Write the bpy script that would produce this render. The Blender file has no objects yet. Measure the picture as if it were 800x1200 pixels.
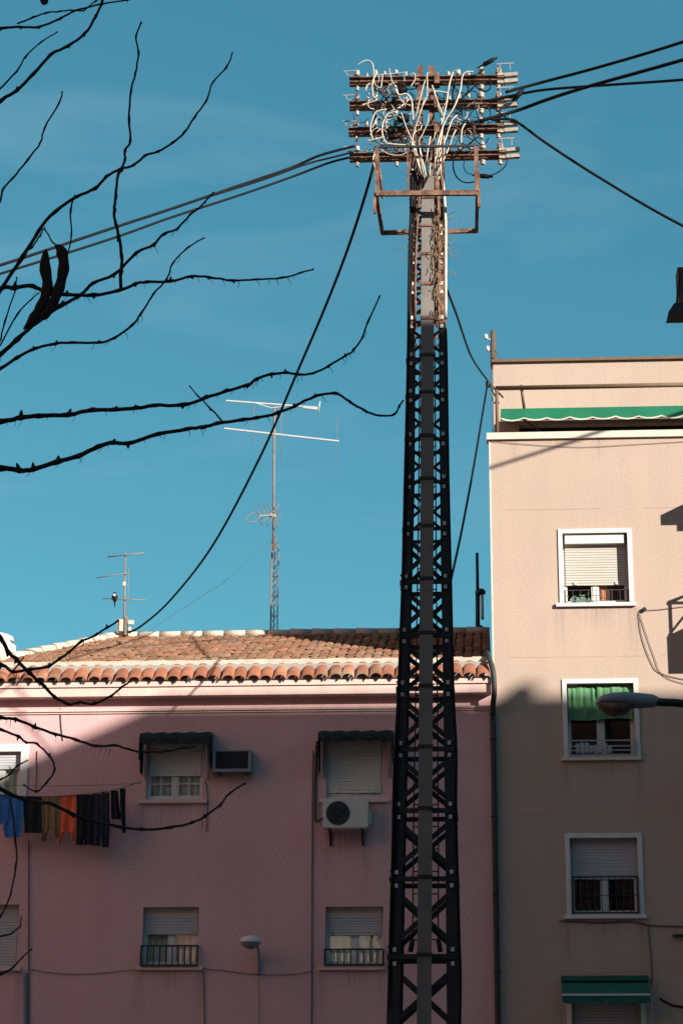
import bpy, math, random
from mathutils import Vector, Matrix, Euler
R = math.radians
rnd = random.Random(7)
S = bpy.context.scene
COL = S.collection

# ------------------------------------------------------------------ camera
F = 2300.0                      # focal length in pixels of the 800x1200 frame
XC = 445.0                      # principal point (the photo is slightly cropped)
PITCH = math.degrees(math.atan(0.30)); YAW = 3.05
CAM = Vector((0, 0, 1.6))
cam_d = bpy.data.cameras.new('camera'); cam = bpy.data.objects.new('camera', cam_d); COL.objects.link(cam)
cam.location = CAM; cam.rotation_euler = (R(90 + PITCH), 0, R(YAW))
cam_d.sensor_width = 36; cam_d.lens = F / 1200 * 36; cam_d.shift_x = -(XC - 400) / 1200
cam_d.clip_start = 0.1; cam_d.clip_end = 3000
S.camera = cam
ROT = Euler((R(90 + PITCH), 0, R(YAW))).to_matrix()
def P(x, y, Y):
    """the point at depth Y (metres in front of the camera plane) seen at a photo position"""
    d = ROT @ Vector(((x - XC) / F, (600 - y) / F, -1))
    return CAM + d * (Y / d.y)

YF = 36.0                       # the facades' plane
def fx(x, y=800, Y=YF): return P(x, y, Y).x
def fz(y, x=400, Y=YF): return P(x, y, Y).z

# ------------------------------------------------------------------ light
SA, SB = 1.10, 0.535                   # sunward: right and up for each metre towards the camera
SUN = Vector((SA, -1.0, SB)).normalized()
W = bpy.data.worlds.new('World'); S.world = W; W.use_nodes = True
nt = W.node_tree; nt.nodes.clear()
out = nt.nodes.new('ShaderNodeOutputWorld'); bg = nt.nodes.new('ShaderNodeBackground')
sky = nt.nodes.new('ShaderNodeTexSky'); sky.sky_type = 'NISHITA'; sky.sun_disc = False
sky.sun_elevation = math.asin(SUN.z); sky.sun_rotation = math.atan2(SUN.x, SUN.y)
sky.altitude = 650; sky.air_density = 1.0; sky.dust_density = 0.1; sky.ozone_density = 1.0
tint = nt.nodes.new('ShaderNodeMix'); tint.data_type = 'RGBA'; tint.blend_type = 'MULTIPLY'
tint.inputs['Factor'].default_value = 1.0
tint.inputs['B'].default_value = (0.60, 1.18, 1.06, 1)      # the film stock's teal blue
nt.links.new(sky.outputs[0], tint.inputs['A'])
even = nt.nodes.new('ShaderNodeMix'); even.data_type = 'RGBA'; even.inputs['Factor'].default_value = 0.47
even.inputs['B'].default_value = (0.40, 2.25, 3.35, 1)
nt.links.new(tint.outputs['Result'], even.inputs['A'])
# faint wisps of high cloud
tc = nt.nodes.new('ShaderNodeTexCoord'); mp = nt.nodes.new('ShaderNodeMapping'); mp.inputs['Scale'].default_value = (2.2, 2.2, 9.0); mp.inputs['Rotation'].default_value = (0.25, 0.3, 0)
ns = nt.nodes.new('ShaderNodeTexNoise'); ns.inputs['Scale'].default_value = 2.4; ns.inputs['Detail'].default_value = 7; ns.inputs['Distortion'].default_value = 0.6
mr = nt.nodes.new('ShaderNodeMapRange'); mr.inputs['From Min'].default_value = 0.50; mr.inputs['From Max'].default_value = 0.80; mr.inputs['To Max'].default_value = 0.16
wisp = nt.nodes.new('ShaderNodeMix'); wisp.data_type = 'RGBA'; wisp.inputs['B'].default_value = (4.2, 5.6, 6.4, 1)
nt.links.new(tc.outputs['Generated'], mp.inputs['Vector']); nt.links.new(mp.outputs[0], ns.inputs['Vector']); nt.links.new(ns.outputs[0], mr.inputs['Value'])
nt.links.new(mr.outputs[0], wisp.inputs['Factor']); nt.links.new(even.outputs['Result'], wisp.inputs['A'])
nt.links.new(wisp.outputs['Result'], bg.inputs['Color'])
bg.inputs['Strength'].default_value = 0.0605
nt.links.new(bg.outputs[0], out.inputs[0])
ld = bpy.data.lights.new('sun', 'SUN'); ld.energy = 5.0; ld.angle = R(0.42); ld.color = (1.0, 0.94, 0.85)
lo = bpy.data.objects.new('sun', ld); COL.objects.link(lo); lo.location = (30, -30, 40)
lo.rotation_euler = (-SUN).to_track_quat('-Z', 'Y').to_euler()
S.view_settings.view_transform = 'Standard'; S.view_settings.look = 'None'
S.view_settings.exposure = 1.0; S.view_settings.gamma = 1; S.view_settings.use_curve_mapping = False

# ------------------------------------------------------------------ materials
def mat(name, col, rough=0.8, var=0.12, scale=6.0, bump=0.0, bscale=60.0, spec=0.3, metal=0.0, col2=None,
        c2scale=2.0, c2lo=0.45, c2hi=0.65, island=0.0, streak=0.0, fine=0.0, stains=()):
    m = bpy.data.materials.new(name); m.use_nodes = True
    n = m.node_tree; L = n.links; b = n.nodes['Principled BSDF']
    b.inputs['Roughness'].default_value = rough; b.inputs['Metallic'].default_value = metal
    b.inputs['Specular IOR Level'].default_value = spec
    tc = n.nodes.new('ShaderNodeTexCoord')
    def noise(sc, det=5, stretch=None):
        t = n.nodes.new('ShaderNodeTexNoise'); t.inputs['Scale'].default_value = sc; t.inputs['Detail'].default_value = det
        if stretch:
            mp = n.nodes.new('ShaderNodeMapping'); mp.inputs['Scale'].default_value = stretch
            L.new(tc.outputs['Object'], mp.inputs['Vector']); L.new(mp.outputs[0], t.inputs['Vector'])
        else: L.new(tc.outputs['Object'], t.inputs['Vector'])
        return t
    def ramp(src, lo, hi, a, c):
        r = n.nodes.new('ShaderNodeMapRange'); r.inputs['From Min'].default_value = lo; r.inputs['From Max'].default_value = hi
        r.inputs['To Min'].default_value = a; r.inputs['To Max'].default_value = c; L.new(src, r.inputs['Value']); return r.outputs[0]
    def mix(fac, a, c, mode='MIX'):
        k = n.nodes.new('ShaderNodeMix'); k.data_type = 'RGBA'; k.blend_type = mode
        for s, v in (('Factor', fac), ('A', a), ('B', c)):
            if isinstance(v, (int, float)): k.inputs[s].default_value = v
            elif isinstance(v, tuple): k.inputs[s].default_value = (*v, 1) if len(v) == 3 else v
            else: L.new(v, k.inputs[s])
        return k.outputs['Result']
    c = mix(0.0, col, col)
    if col2: c = mix(ramp(noise(c2scale).outputs[0], c2lo, c2hi, 0, 1), c, col2)
    def grey(v):
        k = n.nodes.new('ShaderNodeCombineColor')
        for i in range(3): L.new(v, k.inputs[i])
        return k.outputs[0]
    if island:
        g = n.nodes.new('ShaderNodeNewGeometry')
        c = mix(1.0, c, grey(ramp(g.outputs['Random Per Island'], 0, 1, 1 - island, 1 + island)), 'MULTIPLY')
    if var: c = mix(1.0, c, grey(ramp(noise(scale).outputs[0], 0.25, 0.75, 1 - var, 1 + var)), 'MULTIPLY')
    if streak: c = mix(1.0, c, grey(ramp(noise(1.0, 6, (3.0, 3.0, 0.25)).outputs[0], 0.35, 0.65, 1 - streak, 1 + streak * 0.4)), 'MULTIPLY')
    if stains:
        sx = n.nodes.new('ShaderNodeSeparateXYZ'); L.new(tc.outputs['Object'], sx.inputs[0]); acc = None
        def mth(op, a, b_=0.0, cl=False):
            k = n.nodes.new('ShaderNodeMath'); k.operation = op; k.use_clamp = cl
            for i, v in enumerate((a, b_)):
                if isinstance(v, (int, float)): k.inputs[i].default_value = v
                else: L.new(v, k.inputs[i])
            return k.outputs[0]
        for (sxc, szt, shw, sln) in stains:
            wx = mth('SUBTRACT', 1.0, mth('DIVIDE', mth('ABSOLUTE', mth('SUBTRACT', sx.outputs[0], sxc)), shw), True)
            t = mth('DIVIDE', mth('SUBTRACT', szt, sx.outputs[2]), sln); below = mth('GREATER_THAN', t, 0.0)
            k_ = mth('MULTIPLY', mth('MULTIPLY', wx, below), mth('SUBTRACT', 1.0, t, True)); acc = k_ if acc is None else mth('MAXIMUM', acc, k_)
        sn = ramp(noise(1.0, 4, (16.0, 16.0, 0.7)).outputs[0], 0.38, 0.62, 0.25, 1.0)
        c = mix(1.0, c, grey(mth('SUBTRACT', 1.0, mth('MULTIPLY', mth('MULTIPLY', acc, sn), 0.30))), 'MULTIPLY')
    if fine: c = mix(1.0, c, grey(ramp(noise(26.0, 3).outputs[0], 0.3, 0.7, 1 - fine, 1 + fine)), 'MULTIPLY')
    L.new(c, b.inputs['Base Color'])
    if bump:
        bn = n.nodes.new('ShaderNodeBump'); bn.inputs['Strength'].default_value = bump; bn.inputs['Distance'].default_value = 0.02
        L.new(noise(bscale, 4).outputs[0], bn.inputs['Height']); L.new(bn.outputs[0], b.inputs['Normal'])
    return m
M = {}
PINK = (((0.565, 0.35, 0.348), 0.9, 0.07, 1.2, 0.22, 38), dict(streak=0.03, col2=(0.53, 0.325, 0.322), fine=0.09, c2scale=0.6))
M['pink_trim'] = mat('pink_trim', (0.62, 0.44, 0.385), 0.85, 0.06, 3, 0.3, 30, streak=0.08)
CREAM = (((0.412, 0.309, 0.249), 0.9, 0.05, 1.0, 0.2, 34), dict(streak=0.03, col2=(0.392, 0.296, 0.232), fine=0.07, c2scale=0.5))
M['cream'] = mat('cream_render', *CREAM[0], **CREAM[1])
M['white'] = mat('white_paint', (0.56, 0.55, 0.52), 0.6, 0.05, 8, 0.1, 40)
M['stone'] = mat('cream_stone', (0.52, 0.47, 0.39), 0.8, 0.08, 6, 0.2, 40)
M['shutter'] = mat('shutter_plastic', (0.47, 0.43, 0.37), 0.55, 0.04, 4)
M['shutter_cool'] = mat('shutter_grey', (0.42, 0.42, 0.43), 0.55, 0.05, 4)
M['tile'] = mat('roof_tile', (0.215, 0.098, 0.057), 0.9, 0.2, 5, 0.3, 30, col2=(0.205, 0.13, 0.082), c2scale=1.6, c2lo=0.40, c2hi=0.64, island=0.28)
M['eave'] = mat('eave_tile', (0.255, 0.098, 0.055), 0.85, 0.18, 6, 0.3, 30, col2=(0.27, 0.175, 0.115), c2scale=1.5, c2lo=0.52, c2hi=0.7, island=0.25)
M['mortar'] = mat('mortar', (0.46, 0.40, 0.32), 0.95, 0.15, 5, 0.5, 25)
M['ridge_shade'] = mat('ridge_shade_grey', (0.30, 0.27, 0.25), 0.9, 0.15, 5, 0.3, 25)  # ridge grey with the roof shadow put in; the eave mortar shares it
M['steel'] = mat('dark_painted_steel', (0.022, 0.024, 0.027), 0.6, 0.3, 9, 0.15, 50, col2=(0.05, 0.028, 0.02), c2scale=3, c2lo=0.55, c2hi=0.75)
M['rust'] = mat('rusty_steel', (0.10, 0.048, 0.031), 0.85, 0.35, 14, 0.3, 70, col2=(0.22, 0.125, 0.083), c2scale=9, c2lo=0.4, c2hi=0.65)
M['galv'] = mat('galvanised_steel', (0.33, 0.33, 0.32), 0.45, 0.12, 10, metal=0.5)
M['mast'] = mat('weathered_mast', (0.20, 0.15, 0.12), 0.6, 0.25, 8)
M['alu'] = mat('aluminium_rod', (0.50, 0.49, 0.46), 0.4, 0.06, 8, metal=0.2)
M['duct'] = mat('cable_duct_paint', (0.175, 0.155, 0.137), 0.85, 0.14, 4, 0.15, 40, streak=0.08)
M['blackrub'] = mat('black_rubber', (0.006, 0.006, 0.007), 0.7, 0.2, 8, spec=0.15)
M['whitecable'] = mat('white_cable', (0.46, 0.41, 0.335), 0.65, 0.25, 14)
M['ceramic'] = mat('insulator_ceramic', (0.38, 0.32, 0.25), 0.45, 0.3, 20, spec=0.5)
M['wire'] = mat('wall_wire', (0.09, 0.07, 0.065), 0.8, 0.1, 8)
M['iron'] = mat('black_iron', (0.018, 0.022, 0.022), 0.5, 0.15, 8)
M['ironw'] = mat('grey_iron', (0.30, 0.32, 0.33), 0.5, 0.12, 8)
M['green'] = mat('green_canvas', (0.006, 0.135, 0.068), 0.8, 0.1, 3, 0.1, 80)
M['greencloth'] = mat('green_cloth', (0.085, 0.21, 0.10), 0.85, 0.1, 4, 0.15, 60)
M['dkgreen'] = mat('dark_green_canvas', (0.007, 0.020, 0.018), 0.85, 0.15, 4, 0.1, 60)
M['teal'] = mat('teal_canvas', (0.014, 0.10, 0.078), 0.8, 0.12, 4, 0.1, 60)
M['bark'] = mat('bark', (0.030, 0.026, 0.023), 0.95, 0.3, 25, 0.5, 60)
M['pod'] = mat('seed_pod', (0.014, 0.010, 0.008), 0.7, 0.3, 20)
M['curtain'] = mat('pale_curtain', (0.78, 0.72, 0.60), 0.9, 0.12, 4, streak=0.25)
M['orange_c'] = mat('orange_curtain', (0.62, 0.25, 0.14), 0.9, 0.12, 9)
M['purple_c'] = mat('plum_curtain', (0.10, 0.055, 0.06), 0.9, 0.2, 9)
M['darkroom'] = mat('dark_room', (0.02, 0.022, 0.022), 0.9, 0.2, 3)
M['acbox'] = mat('ac_casing', (0.48, 0.47, 0.43), 0.6, 0.06, 5)
M['acdark'] = mat('ac_grille', (0.03, 0.035, 0.037), 0.7, 0.2, 10)
M['lampgrey'] = mat('lamp_grey', (0.19, 0.21, 0.24), 0.5, 0.1, 10)
M['lamplens'] = mat('lamp_lens', (0.13, 0.085, 0.065), 0.25, 0.2, 12, spec=0.6)
M['lampwhite'] = mat('lamp_glass', (0.50, 0.51, 0.50), 0.3, 0.08, 8, spec=0.5)
M['blue'] = mat('blue_denim', (0.035, 0.13, 0.36), 0.9, 0.2, 9, 0.3, 90)
M['navy'] = mat('navy_cloth', (0.017, 0.018, 0.026), 0.9, 0.25, 9, 0.3, 90)
M['black'] = mat('black_cloth', (0.008, 0.010, 0.011), 0.9, 0.25, 9, 0.3, 90)
M['tan'] = mat('tan_cloth', (0.20, 0.125, 0.06), 0.9, 0.2, 9, 0.3, 90)
M['orange'] = mat('orange_cloth', (0.62, 0.10, 0.04), 0.9, 0.18, 9, 0.3, 90)
M['plastic'] = mat('drainpipe_plastic', (0.032, 0.030, 0.029), 0.55, 0.15, 5)
M['brownpipe'] = mat('brown_pipe', (0.14, 0.085, 0.05), 0.6, 0.15, 6)
M['wood'] = mat('pole_wood', (0.10, 0.075, 0.055), 0.9, 0.25, 12, 0.4, 40)
M['asphalt'] = mat('asphalt', (0.05, 0.05, 0.05), 0.9, 0.2, 8, 0.3, 80)
M['paving'] = mat('paving', (0.27, 0.20, 0.185), 0.9, 0.15, 3, 0.2, 30)
M['brick'] = mat('brick', (0.27, 0.115, 0.10), 0.9, 0.15, 5, 0.3, 30)
M['shutter_pale'] = mat('shutter_pale', (0.60, 0.58, 0.53), 0.55, 0.04, 4)
M['bounce_terra'] = mat('bounce_terracotta', (0.55, 0.285, 0.24), 0.9, 0.08, 1.0)  # coloured for the warm bounce of the added block
M['joint'] = mat('render_joint', (0.36, 0.25, 0.20), 0.9, 0.1, 5)
M['feather'] = mat('black_feather', (0.012, 0.012, 0.014), 0.5, 0.1, 30)
M['featherw'] = mat('white_feather', (0.75, 0.74, 0.72), 0.7, 0.05, 30)
M['leafgrey'] = mat('plant_leaf', (0.16, 0.26, 0.20), 0.8, 0.3, 30)
M['dryplant'] = mat('dry_twig', (0.24, 0.155, 0.095), 0.9, 0.2, 20)
def glass_mat():
    m = bpy.data.materials.new('window_glass'); m.use_nodes = True; n = m.node_tree; n.nodes.clear()
    o = n.nodes.new('ShaderNodeOutputMaterial'); mx = n.nodes.new('ShaderNodeMixShader')
    t = n.nodes.new('ShaderNodeBsdfTransparent'); t.inputs[0].default_value = (0.75, 0.82, 0.80, 1)
    g = n.nodes.new('ShaderNodeBsdfGlossy'); g.inputs['Roughness'].default_value = 0.02
    f = n.nodes.new('ShaderNodeLayerWeight'); f.inputs[0].default_value = 0.5
    p = n.nodes.new('ShaderNodeMath'); p.operation = 'POWER'; p.inputs[1].default_value = 4.0; n.links.new(f.outputs['Facing'], p.inputs[0])
    a = n.nodes.new('ShaderNodeMath'); a.operation = 'MULTIPLY_ADD'; a.inputs[1].default_value = 0.6; a.inputs[2].default_value = 0.135
    n.links.new(p.outputs[0], a.inputs[0]); n.links.new(a.outputs[0], mx.inputs[0])
    tc = n.nodes.new('ShaderNodeTexCoord'); ns = n.nodes.new('ShaderNodeTexNoise'); ns.inputs['Scale'].default_value = 2.2
    bn = n.nodes.new('ShaderNodeBump'); bn.inputs['Strength'].default_value = 0.12; bn.inputs['Distance'].default_value = 0.01
    n.links.new(tc.outputs['Object'], ns.inputs['Vector']); n.links.new(ns.outputs[0], bn.inputs['Height']); n.links.new(bn.outputs[0], g.inputs['Normal'])
    n.links.new(t.outputs[0], mx.inputs[1]); n.links.new(g.outputs[0], mx.inputs[2]); n.links.new(mx.outputs[0], o.inputs[0])
    return m
M['glass'] = glass_mat()

# ------------------------------------------------------------------ mesh builder (world coordinates)
ROOTLOC = {}
class MB:
    def __init__(s): s.v = []; s.f = []; s.m = []; s.sm = []
    def face(s, pts, mi=0, smooth=False):
        i = len(s.v); s.v += [Vector(p) for p in pts]; s.f.append(tuple(range(i, i + len(pts)))); s.m.append(mi); s.sm.append(smooth)
    def box(s, x0, x1, y0, y1, z0, z1, mi=0):
        i = len(s.v)
        s.v += [Vector((x, y, z)) for z in (z0, z1) for y in (y0, y1) for x in (x0, x1)]
        for q in ((0, 2, 3, 1), (4, 5, 7, 6), (0, 1, 5, 4), (2, 6, 7, 3), (0, 4, 6, 2), (1, 3, 7, 5)):
            s.f.append(tuple(i + k for k in q)); s.m.append(mi); s.sm.append(False)
        return s
    def bar(s, a, b, w, h=None, up=Vector((0, 0, 1)), mi=0):
        """a straight bar of rectangular section from a to b"""
        a = Vector(a); b = Vector(b); h = h or w; d = (b - a).normalized()
        u = d.cross(up)
        if u.length < 1e-3: u = d.cross(Vector((0, 1, 0)))
        u.normalize(); n = u.cross(d).normalized(); i = len(s.v)
        for p in (a, b):
            for su, sn in ((-1, -1), (1, -1), (1, 1), (-1, 1)): s.v.append(p + u * su * w / 2 + n * sn * h / 2)
        for q in ((0, 1, 2, 3), (7, 6, 5, 4), (0, 4, 5, 1), (1, 5, 6, 2), (2, 6, 7, 3), (3, 7, 4, 0)):
            s.f.append(tuple(i + k for k in q)); s.m.append(mi); s.sm.append(False)
        return s
    def tube(s, pts, rad, n=6, mi=0, cap=True):
        pts = [Vector(p) for p in pts]
        if not isinstance(rad, (list, tuple)): rad = [rad] * len(pts)
        i0 = len(s.v); u = None
        for k, p in enumerate(pts):
            d = (pts[min(k + 1, len(pts) - 1)] - pts[max(k - 1, 0)])
            d = d.normalized() if d.length > 1e-9 else Vector((0, 0, 1))
            if u is None:
                u = d.cross(Vector((0, 0, 1)));
                if u.length < 1e-3: u = d.cross(Vector((0, 1, 0)))
            u = (u - d * u.dot(d)).normalized(); w = d.cross(u)
            for j in range(n):
                t = 2 * math.pi * j / n; s.v.append(p + (u * math.cos(t) + w * math.sin(t)) * rad[k])
        for k in range(len(pts) - 1):
            for j in range(n):
                a = i0 + k * n + j; b = i0 + k * n + (j + 1) % n
                s.f.append((a, b, b + n, a + n)); s.m.append(mi); s.sm.append(True)
        if cap:
            s.f.append(tuple(i0 + j for j in reversed(range(n)))); s.m.append(mi); s.sm.append(False)
            e = i0 + (len(pts) - 1) * n; s.f.append(tuple(e + j for j in range(n))); s.m.append(mi); s.sm.append(False)
        return s
    def lathe(s, base, prof, n=10, mi=0, axis=Vector((0, 0, 1))):
        base = Vector(base)
        return s.tube([base + axis * h for r, h in prof], [max(r, 1e-4) for r, h in prof], n, mi)
    def build(s, name, mats, parent=None, smooth=None):
        me = bpy.data.meshes.new(name); off = ROOTLOC.get(parent.name if parent else '', Vector((0, 0, 0)))
        me.from_pydata([tuple(p - off) for p in s.v], [], s.f)
        if not isinstance(mats, (list, tuple)): mats = [mats]
        for k in mats: me.materials.append(M[k])
        for p, mi, sm in zip(me.polygons, s.m, s.sm): p.material_index = mi; p.use_smooth = sm if smooth is None else smooth
        me.update(); o = bpy.data.objects.new(name, me); COL.objects.link(o)
        if parent: o.parent = parent
        ROOTLOC[o.name] = off
        return o
def thing(name, loc, label, cat, group=None):
    o = bpy.data.objects.new(name, None); COL.objects.link(o); o.location = loc; o.empty_display_size = 0.2
    ROOTLOC[o.name] = Vector(loc); return tag(o, label, cat, group)
def tag(o, label, cat, group=None):
    o['label'] = label; o['category'] = cat
    if group: o['group'] = group
    return o
def struct(o, kind='structure'): o['kind'] = kind; return o
def smooth(pts, sub=6):
    pts = [Vector(p) for p in pts]; r = []
    for i in range(len(pts) - 1):
        p0 = pts[max(i - 1, 0)]; p1 = pts[i]; p2 = pts[i + 1]; p3 = pts[min(i + 2, len(pts) - 1)]
        for k in range(sub):
            t = k / sub; r.append(0.5 * ((2 * p1) + (p2 - p0) * t + (2 * p0 - 5 * p1 + 4 * p2 - p3) * t * t + (3 * p1 - p0 - 3 * p2 + p3) * t ** 3))
    r.append(pts[-1]); return r
def own(mb, name, mats, label, cat, group=None, smooth=None):
    """a thing that is one mesh, its origin at the mesh's lowest corner"""
    lo = Vector((sum(p.x for p in mb.v) / len(mb.v), sum(p.y for p in mb.v) / len(mb.v), min(p.z for p in mb.v)))
    for p in mb.v: p -= lo
    o = mb.build(name, mats, None, smooth); o.location = lo
    return tag(o, label, cat, group)

# ------------------------------------------------------------------ ground
g = MB(); g.face([(-600, -600, 0), (600, -600, 0), (600, 600, 0), (-600, 600, 0)]); struct(g.build('ground', 'paving'))
g = MB(); g.face([(-300, 8, 0.004), (300, 8, 0.004), (300, 22, 0.004), (-300, 22, 0.004)]); struct(g.build('road', 'asphalt'))
g = MB(); g.box(-300, 300, 22, YF - 0.01, 0.0, 0.13); struct(g.build('pavement', 'paving'))

# ------------------------------------------------------------------ walls with openings
def wall_holes(mb, x0, x1, z0, z1, y, holes, depth, mi=0, mr=0):
    xs = sorted({x0, x1, *[h[0] for h in holes], *[h[1] for h in holes]}); zs = sorted({z0, z1, *[h[2] for h in holes], *[h[3] for h in holes]})
    for a, b in zip(xs, xs[1:]):
        for c, d in zip(zs, zs[1:]):
            mx, mz = (a + b) / 2, (c + d) / 2
            if any(h[0] < mx < h[1] and h[2] < mz < h[3] for h in holes): continue
            mb.face([(a, y, c), (b, y, c), (b, y, d), (a, y, d)], mi)
    for h in holes:
        a, b, c, d = h[:4]; e = y + depth
        mb.face([(a, y, c), (a, y, d), (a, e, d), (a, e, c)], mr); mb.face([(b, y, c), (b, e, c), (b, e, d), (b, y, d)], mr)
        mb.face([(a, y, d), (b, y, d), (b, e, d), (a, e, d)], mr); mb.face([(a, y, c), (a, e, c), (b, e, c), (b, y, c)], mr)
def rect(x0, y0, x1, y1, Y=YF):
    xm, ym = (x0 + x1) / 2, (y0 + y1) / 2
    return [P(x0, ym, Y).x, P(x1, ym, Y).x, P(xm, y1, Y).z, P(xm, y0, Y).z]

def ribbed(mb, x0, x1, z0, z1, y, pitch=0.05, amp=0.012, mi=0):
    z = z1
    while z > z0 + 1e-4:
        zz = max(z0, z - pitch); zm = zz + (z - zz) * 0.18
        mb.face([(x0, y - amp, zm), (x1, y - amp, zm), (x1, y - amp, z), (x0, y - amp, z)], mi)
        mb.face([(x0, y, zz), (x1, y, zz), (x1, y - amp, zm), (x0, y - amp, zm)], mi)
        z = zz
    mb.face([(x0, y + .02, z0), (x0, y + .02, z1), (x1, y + .02, z1), (x1, y + .02, z0)], mi)
    mb.face([(x0, y, z0), (x0, y + .02, z0), (x1, y + .02, z0), (x1, y, z0)], mi)

def make_window(root, h, Y, rec, shutter_z, shut='shutter', box=0.0, boxmat='shutter', frame='white', muntin=False,
                split=0.5, sill=None, sillmat='stone', surround=0.0, curtains=(), boxfront=False):
    """h: opening; a frame at depth rec, roller shutter down to shutter_z, panes, sill, plaster surround"""
    x0, x1, z0, z1 = h; y = Y + rec; f = 0.045
    w = MB()
    w.box(x0 + .002, x0 + f, y - .03, y + .03, z0, z1); w.box(x1 - f, x1 - .002, y - .03, y + .03, z0, z1)
    w.box(x0 + f, x1 - f, y - .03, y + .03, z0 + .002, z0 + f * 1.2)
    xm = x0 + (x1 - x0) * split
    w.box(xm - .045, xm + .045, y - .022, y + .03, z0 + f * 1.2, z1)
    if box:
        w.box(x0 + f, x1 - f, (Y + .035 if boxfront else y - .05), y + .1, z1 - box, z1 - .002, 1)
    sashes = [(x0 + f, xm - .045), (xm + .045, x1 - f)]
    for a, b in sashes:
        w.box(a, a + .028, y - .012, y + .02, z0 + f * 1.2, z1 - box - .002); w.box(b - .028, b, y - .012, y + .02, z0 + f * 1.2, z1 - box - .002)
        w.box(a + .028, b - .028, y - .012, y + .02, z0 + f * 1.2, z0 + f * 1.2 + .035)
        if muntin:
            xc = (a + b) / 2; w.box(xc - .012, xc + .012, y - .008, y + .012, z0 + f * 1.2 + .035, z1 - box - .002)
            for q in (0.28, 0.56):
                zc = z0 + (z1 - z0) * q; w.box(a + .028, xc - .012, y - .008, y + .012, zc - .012, zc + .012); w.box(xc + .012, b - .028, y - .008, y + .012, zc - .012, zc + .012)
    win = w.build('window', [frame, boxmat], root)
    for a, b in sashes:
        p = MB(); p.face([(a + .02, y + .004, z0 + .05), (b - .02, y + .004, z0 + .05), (b - .02, y + .004, z1 - .01), (a + .02, y + .004, z1 - .01)])
        p.build('pane', 'glass', win)
    if shutter_z < z1 - box - .02:
        sh = MB(); ribbed(sh, x0 + f + .002, x1 - f - .002, shutter_z, z1 - box, y - .045)
        sh.box(x0 + f + .002, x1 - f - .002, y - .062, y - .03, shutter_z - .035, shutter_z - .001)
        for q in (.18, .82):
            xq = x0 + (x1 - x0) * q; sh.box(xq - .025, xq + .025, y - .085, y - .062, shutter_z - .03, shutter_z + .03)
        sh.build('shutter', shut, win)
    if sill:
        sb = MB(); a, b = sill; sb.box(a, b, Y - .07, Y + rec - .03, z0 - .07, z0 - .002); sb.build('sill', sillmat, win)
    if surround:
        s = MB(); q = surround; e = Y - .025
        s.box(x0 - q, x0 - .001, e, Y + .03, z0 - .001, z1 + q); s.box(x1 + .001, x1 + q, e, Y + .03, z0 - .001, z1 + q)
        s.box(x0 - .001, x1 + .001, e, Y + .03, z1 + .001, z1 + q); s.build('surround', 'white', win)
    for c in curtains:
        a, b, zl, zh, mk, name = c; cm = MB(); n = max(6, int((b - a) / .035)); yy = y + .055
        for k in range(n):
            xa = a + (b - a) * k / n; xb = a + (b - a) * (k + 1) / n
            ya = yy + .02 * math.sin(k * 1.7) ; yb = yy + .02 * math.sin((k + 1) * 1.7)
            cm.face([(xa, ya, zl), (xb, yb, zl), (xb, yb, zh), (xa, ya, zh)], 0, True)
        cm.build(name, mk, win)
    return win
def railing(win, x0, x1, z0, z1, y, n, mk='iron', mids=(), r=.011, rail=.016):
    m = MB()
    for z in (z0, z1, *mids): m.bar((x0, y, z), (x1, y, z), rail * 2 if z in (z0, z1) else r * 2)
    for x in (x0, x1):
        m.bar((x, y, z0), (x, y, z1), .03)
        for z in (z0, z1): m.bar((x, y, z), (x, y + .16, z), .024)
    for k in range(1, n): m.bar((x0 + (x1 - x0) * k / n, y, z0), (x0 + (x1 - x0) * k / n, y, z1), r * 2)
    return m.build('railing', mk, win)

# ------------------------------------------------------------------ pink building
XR = fx(575.5, 800)                       # party line between the two houses
XL = fx(-42, 800)                         # left corner of the pink house
ZE = fz(803)                              # wall top (under the fascia)
pink = thing('pink_building', ((XL + XR) / 2, YF, 0), 'long dusty pink rendered house with a low clay tiled roof', 'building')
def sills(root, items):
    o = root.location; r = []
    for x0, x1, y, ln in items:
        z = fz(y, (x0 + x1) / 2)
        for x in (x0, x1): r.append((fx(x, y) - o.x, z, .16, ln))
        r.append((fx((x0 + x1) / 2, y) - o.x, z, abs(fx(x1, y) - fx(x0, y)) * .45, ln * .45))
    return r
M['pink'] = mat('pink_render_stained', *PINK[0], **PINK[1], stains=sills(pink, [(166, 240, 943, 1.1), (378, 453, 943, .9), (164, 235, 1139, 1.0), (376, 448, 1139, 1.0), (255, 290, 906, .6), (-40, 24, 1139, 1.0), (383, 428, 975, 1.3)]))
H = {'w1': rect(-38, 881, 24, 936), 'w2': rect(172, 868, 238, 937), 'w3': rect(382, 868, 449, 936),
     'w4': rect(167, 1063, 232.5, 1132), 'w5': rect(381, 1062.5, 449, 1132), 'w6': rect(-40, 1060, 21, 1133)}
low = [rect(x0, 1258, x1, 1330) for x0, x1 in ((163, 229), (380, 449), (-40, 18))]
DEEP = 0.24
wl = MB(); wall_holes(wl, XL, XR, 0, ZE, YF, list(H.values()) + low, DEEP)
wl.face([(XL, YF, 0), (XL, YF, ZE), (XL, YF + 9, ZE), (XL, YF + 9, 0)]); wl.face([(XL, YF + 9, 0), (XL, YF + 9, ZE), (XR, YF + 9, ZE), (XR, YF + 9, 0)])
wl.face([(XL, YF + .3, ZE - .05), (XR, YF + .3, ZE - .05), (XR, YF + 9, ZE - .05), (XL, YF + 9, ZE - .05)])
wl.build('wall', 'pink', pink)
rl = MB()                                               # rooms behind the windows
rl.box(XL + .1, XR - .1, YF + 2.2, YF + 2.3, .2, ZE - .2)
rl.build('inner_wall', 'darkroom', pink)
OV = 0.27
cz0, cz1 = P(300, 814, YF - OV).z, P(300, 798, YF - OV).z
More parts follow.
